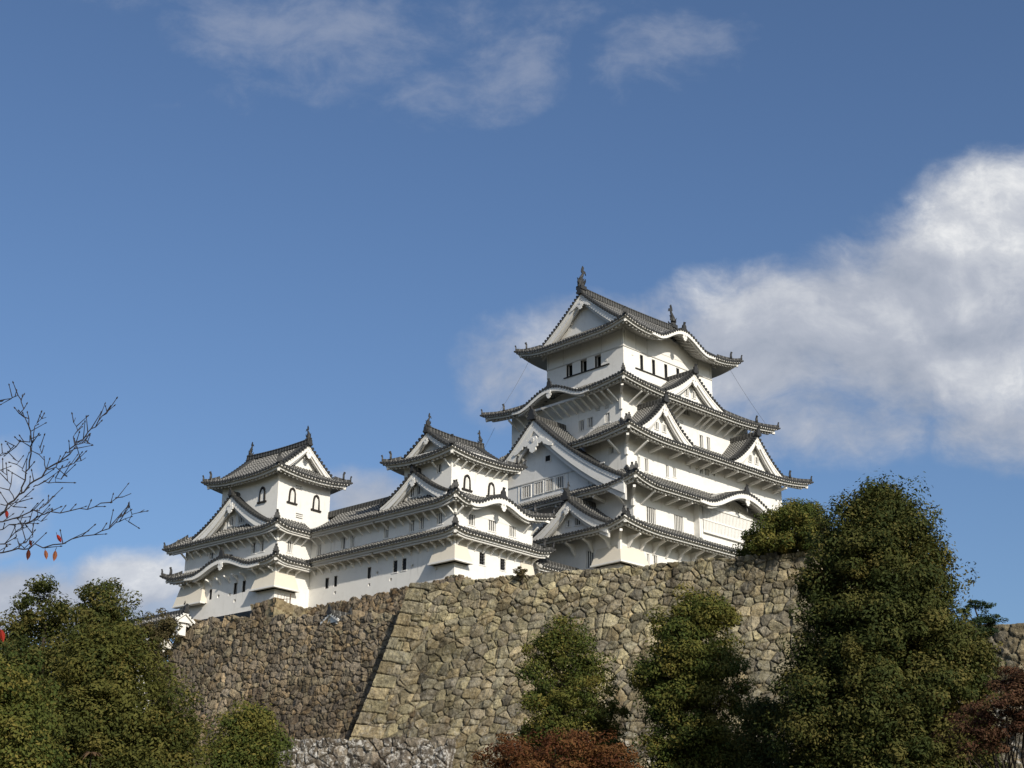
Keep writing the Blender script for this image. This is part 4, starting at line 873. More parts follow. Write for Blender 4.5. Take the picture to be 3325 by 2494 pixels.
# ------------------------------------------------------------------ dry-stone walls
def hash_noise(p, f, seed):
    r = np.random.default_rng(seed); out = np.zeros(len(p)); amp = 1.; tot = 0
    for o in range(4):
        g = r.random((64, 64)); x = p[:, 0]*f+o*7.3; y = p[:, 1]*f+o*3.1; xi = np.floor(x).astype(int); yi = np.floor(y).astype(int); fx = x-xi; fy = y-yi
        fx = fx*fx*(3-2*fx); fy = fy*fy*(3-2*fy); G = lambda a, b: g[a % 64, b % 64]
        out += amp*((G(xi, yi)*(1-fx)+G(xi+1, yi)*fx)*(1-fy)+(G(xi, yi+1)*(1-fx)+G(xi+1, yi+1)*fx)*fy); tot += amp; amp *= .5; f *= 2.1
    return out/tot-.5
def stone_wall(name, corners, label, mat, pal, size=.95, res=.085, sori=.9, quoin=None, seed=1, jag=.22, depth=.26, cat='stone wall', vbias=None, capback=3.0, group=None, big=None):
    """corners: bottom-left, bottom-right, top-right, top-left (seen from outside). Real relief: each stone has its own tilt, bulge and colour."""
    bl, br, tr, tl = [np.array(c, float) for c in corners]; rng = np.random.default_rng(seed)
    Lu = max(np.linalg.norm(br-bl), np.linalg.norm(tr-tl)); Lv = (np.linalg.norm(tl-bl)+np.linalg.norm(tr-br))/2
    nu, nv = int(Lu/res), int(Lv/res); U, V = np.meshgrid(np.linspace(0, 1, nu), np.linspace(0, 1, nv)); P2 = np.stack([U.ravel()*Lu, V.ravel()*Lv], 1)
    # seeds in wobbly courses, with small fillers between the big stones
    sd, wt = [], []; y = 0.
    while y < Lv+.5:
        k = (big(y/Lv) if big else 1.)
        hrow = size*k*rng.choice([.42, .62, .85, 1.15])*rng.uniform(.85, 1.15); x = rng.uniform(-1, 0)
        while x < Lu+1: w = size*k*rng.choice([.55, .9, 1.3, 1.9])*rng.uniform(.8, 1.2); sd.append((x+w/2, y+hrow/2+rng.normal(0, .20*size))); wt.append(rng.uniform(.0, .55)*size*k); x += w
        y += hrow
    nb = len(sd); fill = int(nb*.95); sd = np.array(sd); sd = np.vstack([sd, np.stack([rng.uniform(0, Lu, fill), rng.uniform(0, Lv, fill)], 1)]); wt = np.concatenate([np.array(wt), -rng.uniform(.05, .40, fill)*size])
    n = len(sd)
    wp = P2+np.stack([hash_noise(P2, 1.1, seed+5), hash_noise(P2, 1.1, seed+6)], 1)*.07*size+np.stack([hash_noise(P2, 3.5, seed+7), hash_noise(P2, 3.5, seed+8)], 1)*.07*size
    N = len(P2); i1 = np.zeros(N, int); e12 = np.full(N, 9.)
    cell = 2.2*size; bx = np.floor(wp/cell).astype(int); key = bx[:, 0]*10000+bx[:, 1]; order = np.argsort(key, kind='stable'); ks = key[order]; st = np.flatnonzero(np.r_[True, ks[1:] != ks[:-1]]); en = np.r_[st[1:], N]
    for a, b_ in zip(st, en):
        ix = order[a:b_]; c = (bx[ix[0]]+.5)*cell; cand = np.flatnonzero((np.abs(sd-c) < cell*.5+2.0*size).all(1))
        if len(cand) < 2: cand = np.arange(n)
        d = (wp[ix][:, None, :]-sd[cand][None])*np.array([.86, 1.12]); D = (d**2).sum(-1)-(np.sign(wt)*wt**2)[cand]
        o = np.argpartition(D, 2, axis=1)[:, :3]; dd = np.take_along_axis(D, o, 1); so = np.argsort(dd, 1); o = np.take_along_axis(o, so, 1); dd = np.take_along_axis(dd, so, 1); a0 = cand[o[:, 0]]; i1[ix] = a0
        ed = [(dd[:, k]-dd[:, 0])/(2*np.linalg.norm((sd[cand[o[:, k]]]-sd[a0])*np.array([.86, 1.12]), axis=1)+1e-6) for k in (1, 2)]; e12[ix] = np.minimum(ed[0], ed[1])
    ctr = sd.copy(); tone = rng.normal(1, .20, n).clip(.5, 1.5); tone[nb:] *= .85; hue = rng.random(n)
    tl_u, tl_v, bul = rng.normal(0, .22, n), rng.normal(.06, .22, n), rng.uniform(0, .16, n); 
    if quoin:                                  # dressed corner blocks along the left edge
        qh = 1.1; yq = P2[:, 1]/qh+.13*P2[:, 0]+.35*hash_noise(P2, .3, 3)+.06*hash_noise(P2, 1.9, 4); row = np.floor(yq).astype(int); ql = np.where(row % 2 == 0, 2.6, 1.35)+.45*np.sin(row*2.3)+.25*hash_noise(P2, 1.3, 6); inq = P2[:, 0] < ql
        fy = (yq-row)*qh; ed = np.minimum(np.minimum(fy, qh-fy), ql-P2[:, 0])*.9; rr = int(row.max())+2
        base = n; i1 = np.where(inq, base+row.clip(0), i1); e12 = np.where(inq, ed, e12)
        ctr = np.vstack([ctr, np.stack([np.full(rr, 1.), np.arange(rr)*qh+qh/2], 1)]); tone = np.r_[tone, rng.normal(1.0, .14, rr)]; hue = np.r_[hue, rng.uniform(0, .8, rr)]; tl_u = np.r_[tl_u, rng.normal(0, .03, rr)]; tl_v = np.r_[tl_v, rng.normal(0, .03, rr)]; bul = np.r_[bul, rng.uniform(.14, .2, rr)]
    e = np.clip((e12-.008*size)/(.045*size), 0, 1); e = e**.8; rel = wp-ctr[i1]; nn = len(ctr)
    fac = np.full(N, 9.)                       # chipped facets: the lowest of a few tilted planes per stone
    for k in range(4): g1, g2, a0 = rng.normal(0, .24, nn), rng.normal(.02, .22, nn), rng.uniform(.04, .22, nn)*size; fac = np.minimum(fac, a0[i1]+rel[:, 0]*g1[i1]+rel[:, 1]*g2[i1])
    if quoin: fac = np.where(inq, .14+hash_noise(P2, 1.2, 77)*.10, fac)
    h = (e-1)*depth*.70 + fac.clip(-.25, .35)*e*.85 + (np.abs(hash_noise(P2, 2.2, seed+9))-.12)*.30*e + hash_noise(P2, 5, seed+10)*.10 + hash_noise(P2, 11, seed+14)*.05
    u, v = U.ravel()[:, None], V.ravel()[:, None]
    base = (bl*(1-u)+br*u)*(1-v)+(tl*(1-u)+tr*u)*v; nrm = np.cross(br-bl, tl-bl); nrm /= np.linalg.norm(nrm)
    base = base - nrm*(sori*np.sin(np.pi*v))   # fan-shaped batter
    topj = (V.ravel() > 1-1.2/Lv); blk = hash_noise(np.stack([np.floor(P2[:, 0]/.9+.6*hash_noise(P2, .7, 2)), np.zeros(N)], 1)*3.3, 1., seed+3)
    pos = base+nrm*h[:, None]; pos[:, 2] += np.where(topj, (V.ravel()-1+1.2/Lv)/(1.2/Lv)*blk*jag*2.2, 0)
    P = np.array(pal); c = P[(hue*len(P)).astype(int).clip(0, len(P)-1)] if False else None
    hi = (hue*(len(P)-1)); k0 = np.floor(hi).astype(int).clip(0, len(P)-2); ct = P[k0]+(P[k0+1]-P[k0])*(hi-k0)[:, None]; ct = ct*tone[:, None]
    col = ct[i1]*(1-.74*(1-np.clip(e12/(.042*size), 0, 1))**1.1)[:, None]*(1+1.1*hash_noise(P2, .16, seed+12)+.7*hash_noise(P2, 1.7, seed+13))[:, None].clip(.45, 1.6)  # joints darkened in the colour: soil plus the painted shade of deep gaps
    idx = np.arange(N).reshape(nv, nu); q = np.stack([idx[:-1, :-1], idx[:-1, 1:], idx[1:, 1:], idx[1:, :-1]], -1).reshape(-1, 4)
    # top cap going back into the terrace, and closed sides
    topi = idx[-1]; back = -nrm*np.array([1, 1, 0]); back = back/np.linalg.norm(back); nb_ = len(pos); cap = pos[topi]+back*capback-np.array([0, 0, .15]); pos = np.vstack([pos, cap]); col = np.vstack([col, col[topi]*.8])
    ci = nb_+np.arange(nu); q = np.vstack([q, np.stack([topi[:-1], topi[1:], ci[1:], ci[:-1]], -1)])
    for cidx in (idx[:, 0], idx[:, -1]):
        s0 = len(pos); pos = np.vstack([pos, pos[cidx]+back*capback]); col = np.vstack([col, col[cidx]*.9]); si = s0+np.arange(nv); q = np.vstack([q, np.stack([cidx[:-1], si[:-1], si[1:], cidx[1:]], -1)])
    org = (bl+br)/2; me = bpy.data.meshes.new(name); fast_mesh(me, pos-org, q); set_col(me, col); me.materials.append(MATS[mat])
    me.polygons.foreach_set('use_smooth', np.ones(len(q), bool)); o = bpy.data.objects.new(name, me); C.objects.link(o); o.location = org; tag(o, label, cat, group)
    return o
def fast_mesh(me, v, q):
    k = q.shape[1]; me.vertices.add(len(v)); me.vertices.foreach_set('co', np.ascontiguousarray(v, np.float32).ravel()); me.loops.add(q.size); me.loops.foreach_set('vertex_index', np.ascontiguousarray(q, np.int32).ravel())
    me.polygons.add(len(q)); me.polygons.foreach_set('loop_start', np.arange(0, q.size, k, dtype=np.int32)); me.polygons.foreach_set('loop_total', np.full(len(q), k, np.int32)); me.update(calc_edges=True)
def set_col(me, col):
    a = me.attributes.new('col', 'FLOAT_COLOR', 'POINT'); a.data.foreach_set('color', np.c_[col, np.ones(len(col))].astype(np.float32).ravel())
OLIVE = [(.250, .216, .130), (.285, .248, .155), (.205, .185, .130), (.30, .242, .142), (.172, .153, .116), (.248, .206, .133)]
BROWN = [(.22, .175, .115), (.26, .22, .145), (.17, .145, .115), (.29, .215, .125), (.20, .17, .13), (.25, .20, .14)]
GREY = [(.17, .148, .115), (.21, .185, .145), (.13, .115, .095), (.19, .165, .125), (.15, .13, .105)]
TL, TR = pt(1332, 1897, 131.2), None
def on_z(x, y, z): d = AX*(x-CX)+AU*(CY-y)+_f*F; t = (z-CAM[2])/d[2]; return CAM+d*t
zt = TL[2]; TR = on_z(2900, 1768, zt)
BL0 = pt(1085, 2494, 124.6); dvec = (TR-TL)/np.linalg.norm(TR-TL); BLc = BL0+(BL0-TL)*.22
BRc = BLc+dvec*(np.linalg.norm(TR-TL)+2.5)
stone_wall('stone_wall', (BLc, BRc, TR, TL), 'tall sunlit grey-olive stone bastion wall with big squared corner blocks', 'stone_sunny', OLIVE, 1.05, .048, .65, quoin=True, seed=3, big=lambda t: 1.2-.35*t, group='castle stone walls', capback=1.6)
_o = np.array([dvec[1], -dvec[0], 0])
stone_wall('stone_wall', (BRc, BRc-_o*32, TR-_o*32, TR), 'right-hand end face of the bastion, behind the very large evergreen', 'stone_sunny', OLIVE, 1.05, .16, .4, seed=5, group='castle stone walls', capback=1.6)
# brown wall to the left, under the leftmost tower, and the stone base under the corridor behind it
def L3(f, e, n, z): q = f(e, n); return np.array([q[0], q[1], z])
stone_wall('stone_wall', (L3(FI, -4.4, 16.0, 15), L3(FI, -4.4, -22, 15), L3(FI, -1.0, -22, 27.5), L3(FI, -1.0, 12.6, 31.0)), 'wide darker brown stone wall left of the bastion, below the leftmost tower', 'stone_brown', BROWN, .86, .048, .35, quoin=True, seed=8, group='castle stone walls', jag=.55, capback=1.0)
stone_wall('stone_base', (L3(FI, -1.35, 2.2, 26), L3(FI, -1.35, -1.1, 26), L3(FI, -.55, -.75, 31.55), L3(FI, -.55, 2.6, 31.3)), 'projecting stone corner right under the leftmost tower, west side', 'stone_brown', BROWN, 1.0, .085, .05, seed=21, jag=.12, capback=1.2, cat='stone wall', group='castle stone walls')
stone_wall('stone_base', (L3(FI, -1.35, -1.1, 26), L3(FI, 5.5, -1.1, 26), L3(FI, 5.5, -.75, 30.9), L3(FI, -.55, -.75, 31.5)), 'sunlit side of the stone corner under the leftmost tower, below the railing', 'stone_brown', [tuple(1.25*x for x in c) for c in OLIVE], .95, .085, .05, quoin=True, seed=22, jag=.12, capback=1.2, group='castle stone walls')
stone_wall('stone_base', (L3(FN, -3.3, 21.5, 26), L3(FN, -3.3, -3, 26), L3(FN, -.35, -1.0, 31.6), L3(FN, -.35, 20.6, 31.3)), 'narrow strip of tan stone base directly under the long corridor', 'stone_brown', [tuple(1.15*x for x in c) for c in BROWN], .72, .055, .05, seed=15, jag=.3, capback=.6, group='castle stone walls')
stone_wall('stone_base', (L3(FN, -1.6, -2, 25.5), L3(FN, 12.5, -2, 25.5), L3(FN, 12.0, -.35, 31.75), L3(FN, -.35, -.35, 31.75)), 'stone base hidden below the sunlit side of the middle tower', 'stone_sunny', OLIVE, .9, .14, .05, seed=16, jag=.2, capback=.6, group='castle stone walls')
stone_wall('stone_base', (L3(FM, -10.5, -9, 22), L3(FM, 26, -9, 22), L3(FM, 23.9, -6.3, 34.1), L3(FM, -8.4, -6.3, 34.1)), 'stone base carrying the tallest tower, south side', 'stone_sunny', OLIVE, .9, .2, .3, seed=17, jag=.1, capback=.6, group='castle stone walls')
stone_wall('stone_base', (L3(FM, -10.5, 19, 22), L3(FM, -10.5, -9, 22), L3(FM, -8.3, -6.3, 34.1), L3(FM, -8.3, 18, 34.1)), 'stone base carrying the tallest tower, west side', 'stone_brown', BROWN, .9, .2, .3, seed=18, jag=.1, capback=.6, group='castle stone walls')
# lichen-whitened lower terrace wall in front, and the far wall on the right
outv = np.array([dvec[1], -dvec[0], 0]); ltc = pt(1128, 2392, 125.2)+outv*.7; lt0, lt1 = ltc-dvec*9, ltc+dvec*9.5-np.array([0, 0, .6])
stone_wall('terrace_wall', (lt0+outv*2-np.array([0, 0, 8.5]), lt1+outv*2-np.array([0, 0, 8.5]), lt1, lt0), 'low foreground terrace wall of white lichen-covered boulders', 'stone_lichen', GREY, 1.15, .055, .25, seed=31, jag=.22, capback=5, group='castle stone walls')
fr0 = pt(2960, 2066, 106.); fr1 = pt(3560, 2048, 98.); fr1[2] = fr0[2]
stone_wall('stone_wall', (fr0+np.array([-.5, -2, -10.]), fr1+np.array([.5, -2, -10.]), fr1, fr0), 'short stretch of stone wall at the right edge beyond the red maple', 'stone_sunny', OLIVE, 1.0, .09, .2, seed=41, jag=.35, capback=6, group='castle stone walls')

# ------------------------------------------------------------------ ground
def gz(x, y):
    t = np.clip((y-42)/78., 0, 1); t = t*t*(3-2*t); return 10.5*t*np.clip((y < 400), 0, 1)
def build_ground():
    xs = np.concatenate([np.linspace(-3000, -90, 12), np.linspace(-80, 80, 81), np.linspace(90, 3000, 12)]); ys = np.concatenate([np.linspace(-400, -10, 8), np.linspace(-5, 190, 79), np.linspace(220, 5000, 14)])
    X, Y = np.meshgrid(xs, ys); Z = gz(X, Y)*np.clip(1-np.maximum(0, np.abs(X)-120)/300, 0, 1); Z = np.where(Y > 230, Z*np.clip(1-(Y-230)/250, 0, 1), Z); p = np.stack([X, Y, Z], -1).reshape(-1, 3)
    Zn = hash_noise(p[:, :2]*.08, 1., 4)*.6; p[:, 2] += np.where((abs(p[:, 0]) < 100) & (p[:, 1] > 5), Zn, 0)
    idx = np.arange(len(p)).reshape(X.shape); q = np.stack([idx[:-1, :-1], idx[:-1, 1:], idx[1:, 1:], idx[1:, :-1]], -1).reshape(-1, 4)
    me = bpy.data.meshes.new('ground'); fast_mesh(me, p, q); me.materials.append(MATS['ground']); me.polygons.foreach_set('use_smooth', np.ones(len(q), bool)); o = bpy.data.objects.new('ground', me); C.objects.link(o); tag(o, 'grassy earth slope rising to the foot of the castle walls', 'ground', kind='structure')
    # terraces behind the walls
    mb = MB(); z = zt-.35; mb.poly([(TL[0]+1, TL[1]+1.2, z), (TR[0]-.5, TR[1]+1.2, z), (*(TR-_o*31)[:2], z), (20, 175, z), (3, 150, z), (*FN(0, -.4), z)], 'ground')
    P = lambda e, n, z: (*FI(e, n), z)
    mb.poly([P(-.5, -22, 27.0), P(2.5, -22, 27.0), P(2.5, -1, 30.0), P(-.5, -1, 29.2)], 'ground'); mb.poly([P(-.5, -1, 29.2), P(2.5, -1, 30.0), P(2.5, 12, 30.5), P(-.5, 12, 30.4)], 'ground')
    o = mb.build('terrace_ground'); tag(o, 'level earth terrace behind the stone walls', 'ground', kind='structure')
build_ground()

# ------------------------------------------------------------------ trees
GREENS = dict(dark=[(.022, .031, .009), (.040, .050, .013), (.070, .070, .019), (.125, .102, .030)], olive=[(.032, .041, .011), (.055, .062, .015), (.088, .086, .021), (.130, .103, .028)],
              mid=[(.027, .041, .010), (.056, .072, .016), (.105, .102, .024), (.170, .136, .034)], red=[(.055, .020, .011), (.095, .036, .015), (.13, .060, .022), (.08, .05, .018)], wine=[(.036, .019, .012), (.06, .027, .017), (.088, .046, .024), (.055, .034, .018)],
              pine=[(.015, .028, .014), (.022, .040, .018), (.03, .05, .022), (.045, .055, .022)], brown=[(.065, .055, .026), (.09, .07, .034), (.06, .06, .022), (.11, .085, .04)])
def leaf_mesh(name, cen, rad_, per, size, pal, rng, parent, off, flat=.75, upb=.2, spiky=0.):
    """leaf-sized faces on the shells of many clumps"""
    n = len(cen); k = per; c = np.repeat(cen, k, 0); r = np.repeat(rad_, k); N = n*k
    d = rng.normal(size=(N, 3)); d[:, 2] *= .9; d /= np.linalg.norm(d, axis=1)[:, None]; rr = r*(.55+.5*rng.random(N)**.6)
    if spiky: rr = rr*(1+spiky*np.maximum(0, d[:, 2])*rng.random(N)**3)
    p = c+d*rr[:, None]*np.array([1, 1, flat])
    cd = rng.normal(size=(n, 3))*.5+np.array([.1, -.35, .55]); nrm = d*.85+np.repeat(cd, k, 0)*.45+rng.normal(size=(N, 3))*.38+np.array([0, 0, upb]); nrm /= np.linalg.norm(nrm, axis=1)[:, None]
    t = np.cross(nrm, rng.normal(size=(N, 3))); t /= np.linalg.norm(t, axis=1)[:, None]; b = np.cross(nrm, t); s = size*rng.uniform(.6, 1.3, N)[:, None]
    v = np.stack([p-t*s, p+b*s*.48-t*s*.1+nrm*s*.10, p+t*s, p-b*s*.48-t*s*.1+nrm*s*.10], 1).reshape(-1, 3)
    P = np.array(pal); cl = np.repeat(rng.random(n), k)*.74+rng.random(N)*.26; hi = cl*(len(P)-1); k0 = np.floor(hi).astype(int).clip(0, len(P)-2); col = P[k0]+(P[k0+1]-P[k0])*(hi-k0)[:, None]; col *= rng.uniform(.86, 1.14, N)[:, None]
    me = bpy.data.meshes.new(name); fast_mesh(me, v-off, np.arange(N*4).reshape(-1, 4)); set_col(me, np.repeat(col, 4, 0)); me.materials.append(MATS['leaves']); o = bpy.data.objects.new(name, me); C.objects.link(o); o.parent = parent
    return o
def tree(name, prof, depth, n, per, size, pal, label, cat='tree', clump=(.35, .75), group=None, trunk=True, core=.45, seed=1, depthr=.85, upb=.2, spiky=0., zfoot=None, lean=0, flat=.75, surf=.5, lump=1.15):
    """prof: silhouette rows (photo y, x left, x right) measured for the tree's own distance; the crown is filled all round its axis"""
    per = int(per*1.4); size *= .88; rng = np.random.default_rng(seed); pr = np.array(prof, float); ys = rng.random(n*6)*(pr[-1, 0]-pr[0, 0])+pr[0, 0]
    wd = np.interp(ys, pr[:, 0], pr[:, 2]-pr[:, 1]); keep = rng.random(n*6) < wd/wd.max(); ys = ys[keep][:n]; m = len(ys)
    xl, xr = np.interp(ys, pr[:, 0], pr[:, 1]), np.interp(ys, pr[:, 0], pr[:, 2]); th = rng.random(m)*2*math.pi; rf = np.where(rng.random(m) < core, rng.random(m)**.5, 1-surf*rng.random(m)**2.0*.5)
    nl = max(14, m//7); R = lump*rng.uniform(.6, 1.25, nl); pick = np.sort(rng.choice(m, nl, replace=False)); lx, ly = (xl+xr)[pick]/2, ys[pick]
    half = np.maximum(.10, (xr-xl)[pick]/2*depth/F-R*.8); to = lambda x, y: CAM+(AX[None]*(x-CX)[:, None]+AU[None]*(CY-y)[:, None]+_f[None]*F)*(depth/F)
    base = to((xl+xr)/2, ys); yaxis = base[:, 1].mean()
    def axis(x, y): d = to(x, y)-CAM; return CAM+d*((yaxis-CAM[1])/d[:, 1])[:, None]     # keep the axis upright
    base = axis((xl+xr)/2, ys); lc = axis(lx, ly); tt, rl = th[pick], rf[pick]; lc[:, 0] += half*np.cos(tt)*rl; lc[:, 1] += half*np.sin(tt)*rl*depthr; lc[:, 2] -= np.where(ly < pr[0, 0]+60, R*.5, 0)
    hf = np.maximum(.1, (xr-xl)/2*depth/F-.5); fillc = base.copy(); fillc[:, 0] += hf*np.cos(th)*rf*.9; fillc[:, 1] += hf*np.sin(th)*rf*depthr*.9
    own = rng.integers(0, nl, m); dv = rng.normal(size=(m, 3)); dv[:, 2] = np.abs(dv[:, 2])*.95-.22; dv[:, 1] -= .25; dv /= np.linalg.norm(dv, axis=1)[:, None]
    rc = rng.uniform(*clump, m)*np.minimum(1, R[own]/lump); cen = lc[own]+dv*(R[own]*(.66+.34*rng.random(m)))[:, None]*np.array([1, 1, .9]); use = rng.random(m) < .22; cen[use] = fillc[use]
    foot = np.array([base[:, 0].mean()+lean, yaxis, 0.]); foot[2] = zfoot if zfoot is not None else float(gz(foot[0], foot[1]))-.3
    root = bpy.data.objects.new(name, None); C.objects.link(root); root.location = foot; tag(root, label, cat, group)
    leaf_mesh('crown', cen, rc, per, size, GREENS[pal], rng, root, foot, upb=upb, spiky=spiky, flat=flat)
    if trunk:
        top = base[np.argmin(ys)]; top = top-np.array([0, 0, (top[2]-foot[2])*.12]); mb = MB(); H = top[2]-foot[2]; r0 = max(.06, min(.28, H*.022))
        mid = [foot+(top-foot)*t+np.array([rng.normal(0, .10), rng.normal(0, .10), 0])*(1 if 0 < t < 1 else 0) for t in np.linspace(0, 1, 7)]; mb.tube(mid, [r0*(1-.8*t)+.012 for t in np.linspace(0, 1, 7)], 'bark', 7); 
        o = mb.build('trunk', root, foot); mb = MB()
        for i in range(14):
            t = rng.uniform(.25, .85); p = foot+(top-foot)*t; j = np.argmin(np.linalg.norm(cen-(p+np.array([rng.normal(0, 1), rng.normal(0, 1), .8])*1.2), axis=1)); q = cen[j]; mb.tube([p, p*.5+q*.5+np.array([0, 0, -.15]), q], [r0*.35*(1-t*.6), r0*.22, .012], 'bark', 5)
        mb.build('branches', root, foot)
    return root
tree('broadleaf_tree', [(1890, 120, 210), (1930, 70, 250), (2000, 25, 275), (2100, -60, 300), (2250, -90, 320), (2420, -100, 320), (2600, -90, 300)], 62, 520, 85, .085, 'dark', 'dark green tree at the far left with the leftmost rounded top against the cloud', seed=1, group='trees below the castle walls')
tree('broadleaf_tree', [(1888, 300, 365), (1930, 255, 405), (2000, 230, 425), (2080, 220, 440), (2200, 210, 470), (2400, 200, 480), (2600, 200, 480)], 64, 420, 85, .085, 'dark', 'rounded dark green tree rising just right of the leftmost treetop', seed=2, group='trees below the castle walls')
tree('broadleaf_tree', [(2110, -80, 370), (2200, -120, 390), (2400, -140, 440), (2600, -140, 480)], 92, 420, 70, .13, 'dark', 'shadowy dark tree filling the gaps behind the lower left trees', seed=19, group='trees below the castle walls', clump=(.5, 1.), lump=1.6)
tree('broadleaf_tree', [(2045, 260, 400), (2090, 210, 480), (2180, 170, 545), (2280, 150, 600), (2400, 135, 640), (2600, 120, 660)], 48, 620, 95, .075, 'olive', 'broad dense olive-brown tree in front at the lower left', seed=3, group='trees below the castle walls')
tree('broadleaf_tree', [(2180, -40, 60), (2230, -80, 110), (2300, -90, 140), (2420, -90, 165), (2600, -90, 180)], 40, 300, 90, .07, 'mid', 'lighter green tree cut by the lower left corner of the frame', lump=0.8, seed=4, group='trees below the castle walls')
tree('sparse_tree', [(1985, 470, 560), (2020, 430, 590), (2080, 420, 590), (2140, 430, 575), (2200, 450, 560), (2280, 455, 550)], 80, 150, 55, .085, 'brown', 'thin brownish half-bare tree against the left end of the brown wall', clump=(.25, .5), lump=0.6, seed=5, core=.3, group='trees below the castle walls')
tree('broadleaf_tree', [(2305, 770, 850), (2350, 735, 890), (2420, 690, 925), (2480, 640, 950), (2600, 590, 980)], 56, 260, 85, .075, 'mid', 'small rounded green tree at the bottom below the brown wall', lump=0.8, seed=6, group='trees below the castle walls')
tree('broadleaf_tree', [(2013, 1780, 1870), (2050, 1722, 1912), (2120, 1694, 1945), (2200, 1688, 1985), (2300, 1680, 2025), (2400, 1690, 2035), (2500, 1700, 2045), (2600, 1720, 2040)], 70, 560, 85, .085, 'mid', 'slim green tree against the bastion wall, nearer the bastion corner', lump=0.9, seed=7, group='trees below the castle walls', core=.3)
tree('broadleaf_tree', [(1938, 2200, 2330), (1980, 2150, 2390), (2050, 2088, 2425), (2150, 2062, 2445), (2250, 2050, 2462), (2400, 2055, 2450), (2600, 2050, 2460)], 66, 720, 95, .085, 'mid', 'taller dense green tree against the middle of the bastion wall', seed=8, group='trees below the castle walls')
tree('conical_tree', [(1578, 2830, 2870), (1608, 2780, 2925), (1650, 2725, 2980), (1710, 2668, 3030), (1800, 2620, 3085), (1880, 2610, 3115), (1960, 2595, 3150), (2060, 2580, 3190), (2160, 2560, 3220), (2260, 2530, 3230), (2380, 2510, 3225), (2600, 2500, 3220)], 58, 2000, 110, .085, 'dark', 'very large dark evergreen tree standing before the right end of the bastion', lump=1.25, seed=9, clump=(.40, .85), spiky=.5, group='trees below the castle walls')
tree('shrub', [(1615, 2590, 2610), (1660, 2500, 2680), (1700, 2440, 2720), (1740, 2400, 2740), (1790, 2375, 2740), (1825, 2400, 2740)], 122, 460, 70, .13, 'mid', 'bushy green tree on top of the bastion before the lattice bay', clump=(.45, .9), lump=0.9, seed=10, spiky=.6, zfoot=29.1, core=.4)
tree('shrub', [(1838, 1685, 1710), (1852, 1672, 1722), (1868, 1675, 1722)], 127.5, 22, 40, .09, 'brown', 'small dry shrub growing on the bastion top under the middle tower', clump=(.15, .3), lump=0.2, seed=11, zfoot=29.2, core=.5)
tree('shrub', [(2280, 2440, 2520), (2340, 2420, 2560), (2420, 2400, 2580), (2600, 2380, 2590)], 62, 170, 75, .085, 'dark', 'dark undergrowth bush in the gap between the two largest trees', lump=0.8, seed=12, core=.5)
tree('maple', [(2365, 1760, 1850), (2400, 1640, 1920), (2425, 1570, 2010), (2460, 1530, 2060), (2600, 1500, 2080)], 44, 240, 85, .055, 'red', 'rusty red maple along the bottom edge in front of the slim green tree', lump=0.7, seed=13, clump=(.25, .5), upb=.6, group='red maples', flat=.5)
tree('maple', [(2170, 3240, 3400), (2230, 3200, 3450), (2300, 3120, 3460), (2360, 3080, 3450), (2410, 3090, 3300), (2450, 3120, 3250)], 40, 170, 80, .05, 'wine', 'wine-brown maple with bare lower twigs at the right edge', lump=0.55, seed=14, clump=(.2, .45), upb=.6, group='red maples', core=.3, flat=.5)
def sapling():
    D = 22.; rng = np.random.default_rng(4); foot = pt(295, 2640, D); root = bpy.data.objects.new('sapling', None); C.objects.link(root); root.location = foot; tag(root, 'little sprig of drooping brown leaves low at the bottom left', 'sapling')
    hub = pt(298, 2448, D); mb = MB(); mb.tube([foot, pt(290, 2520, D), hub], [.012, .009, .005], 'bark', 5); mb.build('stem', root, foot); v = []; q = []; col = []
    for i in range(11):
        a = 2*math.pi*i/11+rng.normal(0, .2); d = np.array([math.cos(a), math.sin(a), rng.uniform(-.2, .5)]); L = rng.uniform(.12, .2); s = np.array([-math.sin(a), math.cos(a), 0])*.035; n0 = len(v)
        P = [hub+d*.02, hub+d*L*.5, hub+d*L+np.array([0, 0, -.09])]
        for p, w in zip(P, (.3, 1, .15)): v += [p-s*w, p+s*w]
        q += [(n0, n0+1, n0+3, n0+2), (n0+2, n0+3, n0+5, n0+4)]; col += [np.array([.12, .075, .04])*rng.uniform(.7, 1.3)]*6
    me = bpy.data.meshes.new('leaves'); fast_mesh(me, np.array(v)-foot, np.array(q)); set_col(me, np.array(col)); me.materials.append(MATS['leaves']); o = bpy.data.objects.new('leaves', me); C.objects.link(o); o.parent = root
sapling()
def pine():
    rng = np.random.default_rng(5); D = 96.; foot = pt(3165, 2075, D); root = bpy.data.objects.new('pine_tree', None); C.objects.link(root); root.location = foot; tag(root, 'dark pine with flat layered pads beside the large evergreen', 'pine tree')
    cen = []; rr = []
    for x, y, w in ((3165, 1962, 45), (3190, 1970, 40), (3140, 1985, 40), (3205, 2005, 38), (3230, 2018, 26), (3190, 2030, 36), (3160, 2025, 30), (3222, 2050, 30), (3195, 2055, 26)):
        for i in range(9): cen.append(pt(x+rng.normal(0, w*.42), y+rng.normal(0, 5), D)+np.array([0, rng.normal(0, .5), 0])); rr.append(rng.uniform(.18, .32))
    leaf_mesh('crown', np.array(cen), np.array(rr), 70, .07, GREENS['pine'], rng, root, foot, flat=.55)
    mb = MB(); mb.tube([foot+np.array([-.3, 0, -4]), foot, pt(3185, 2030, D), pt(3165, 1975, D)], [.16, .13, .09, .04], 'bark', 6)
    mb.build('trunk', root, foot); mb = MB()
    for x, y in ((3230, 2020), (3222, 2052), (3140, 1990)): mb.tube([pt(3180, 2035, D), pt(x, y, D)], [.06, .02], 'bark', 5)
    mb.build('branches', root, foot)
pine()
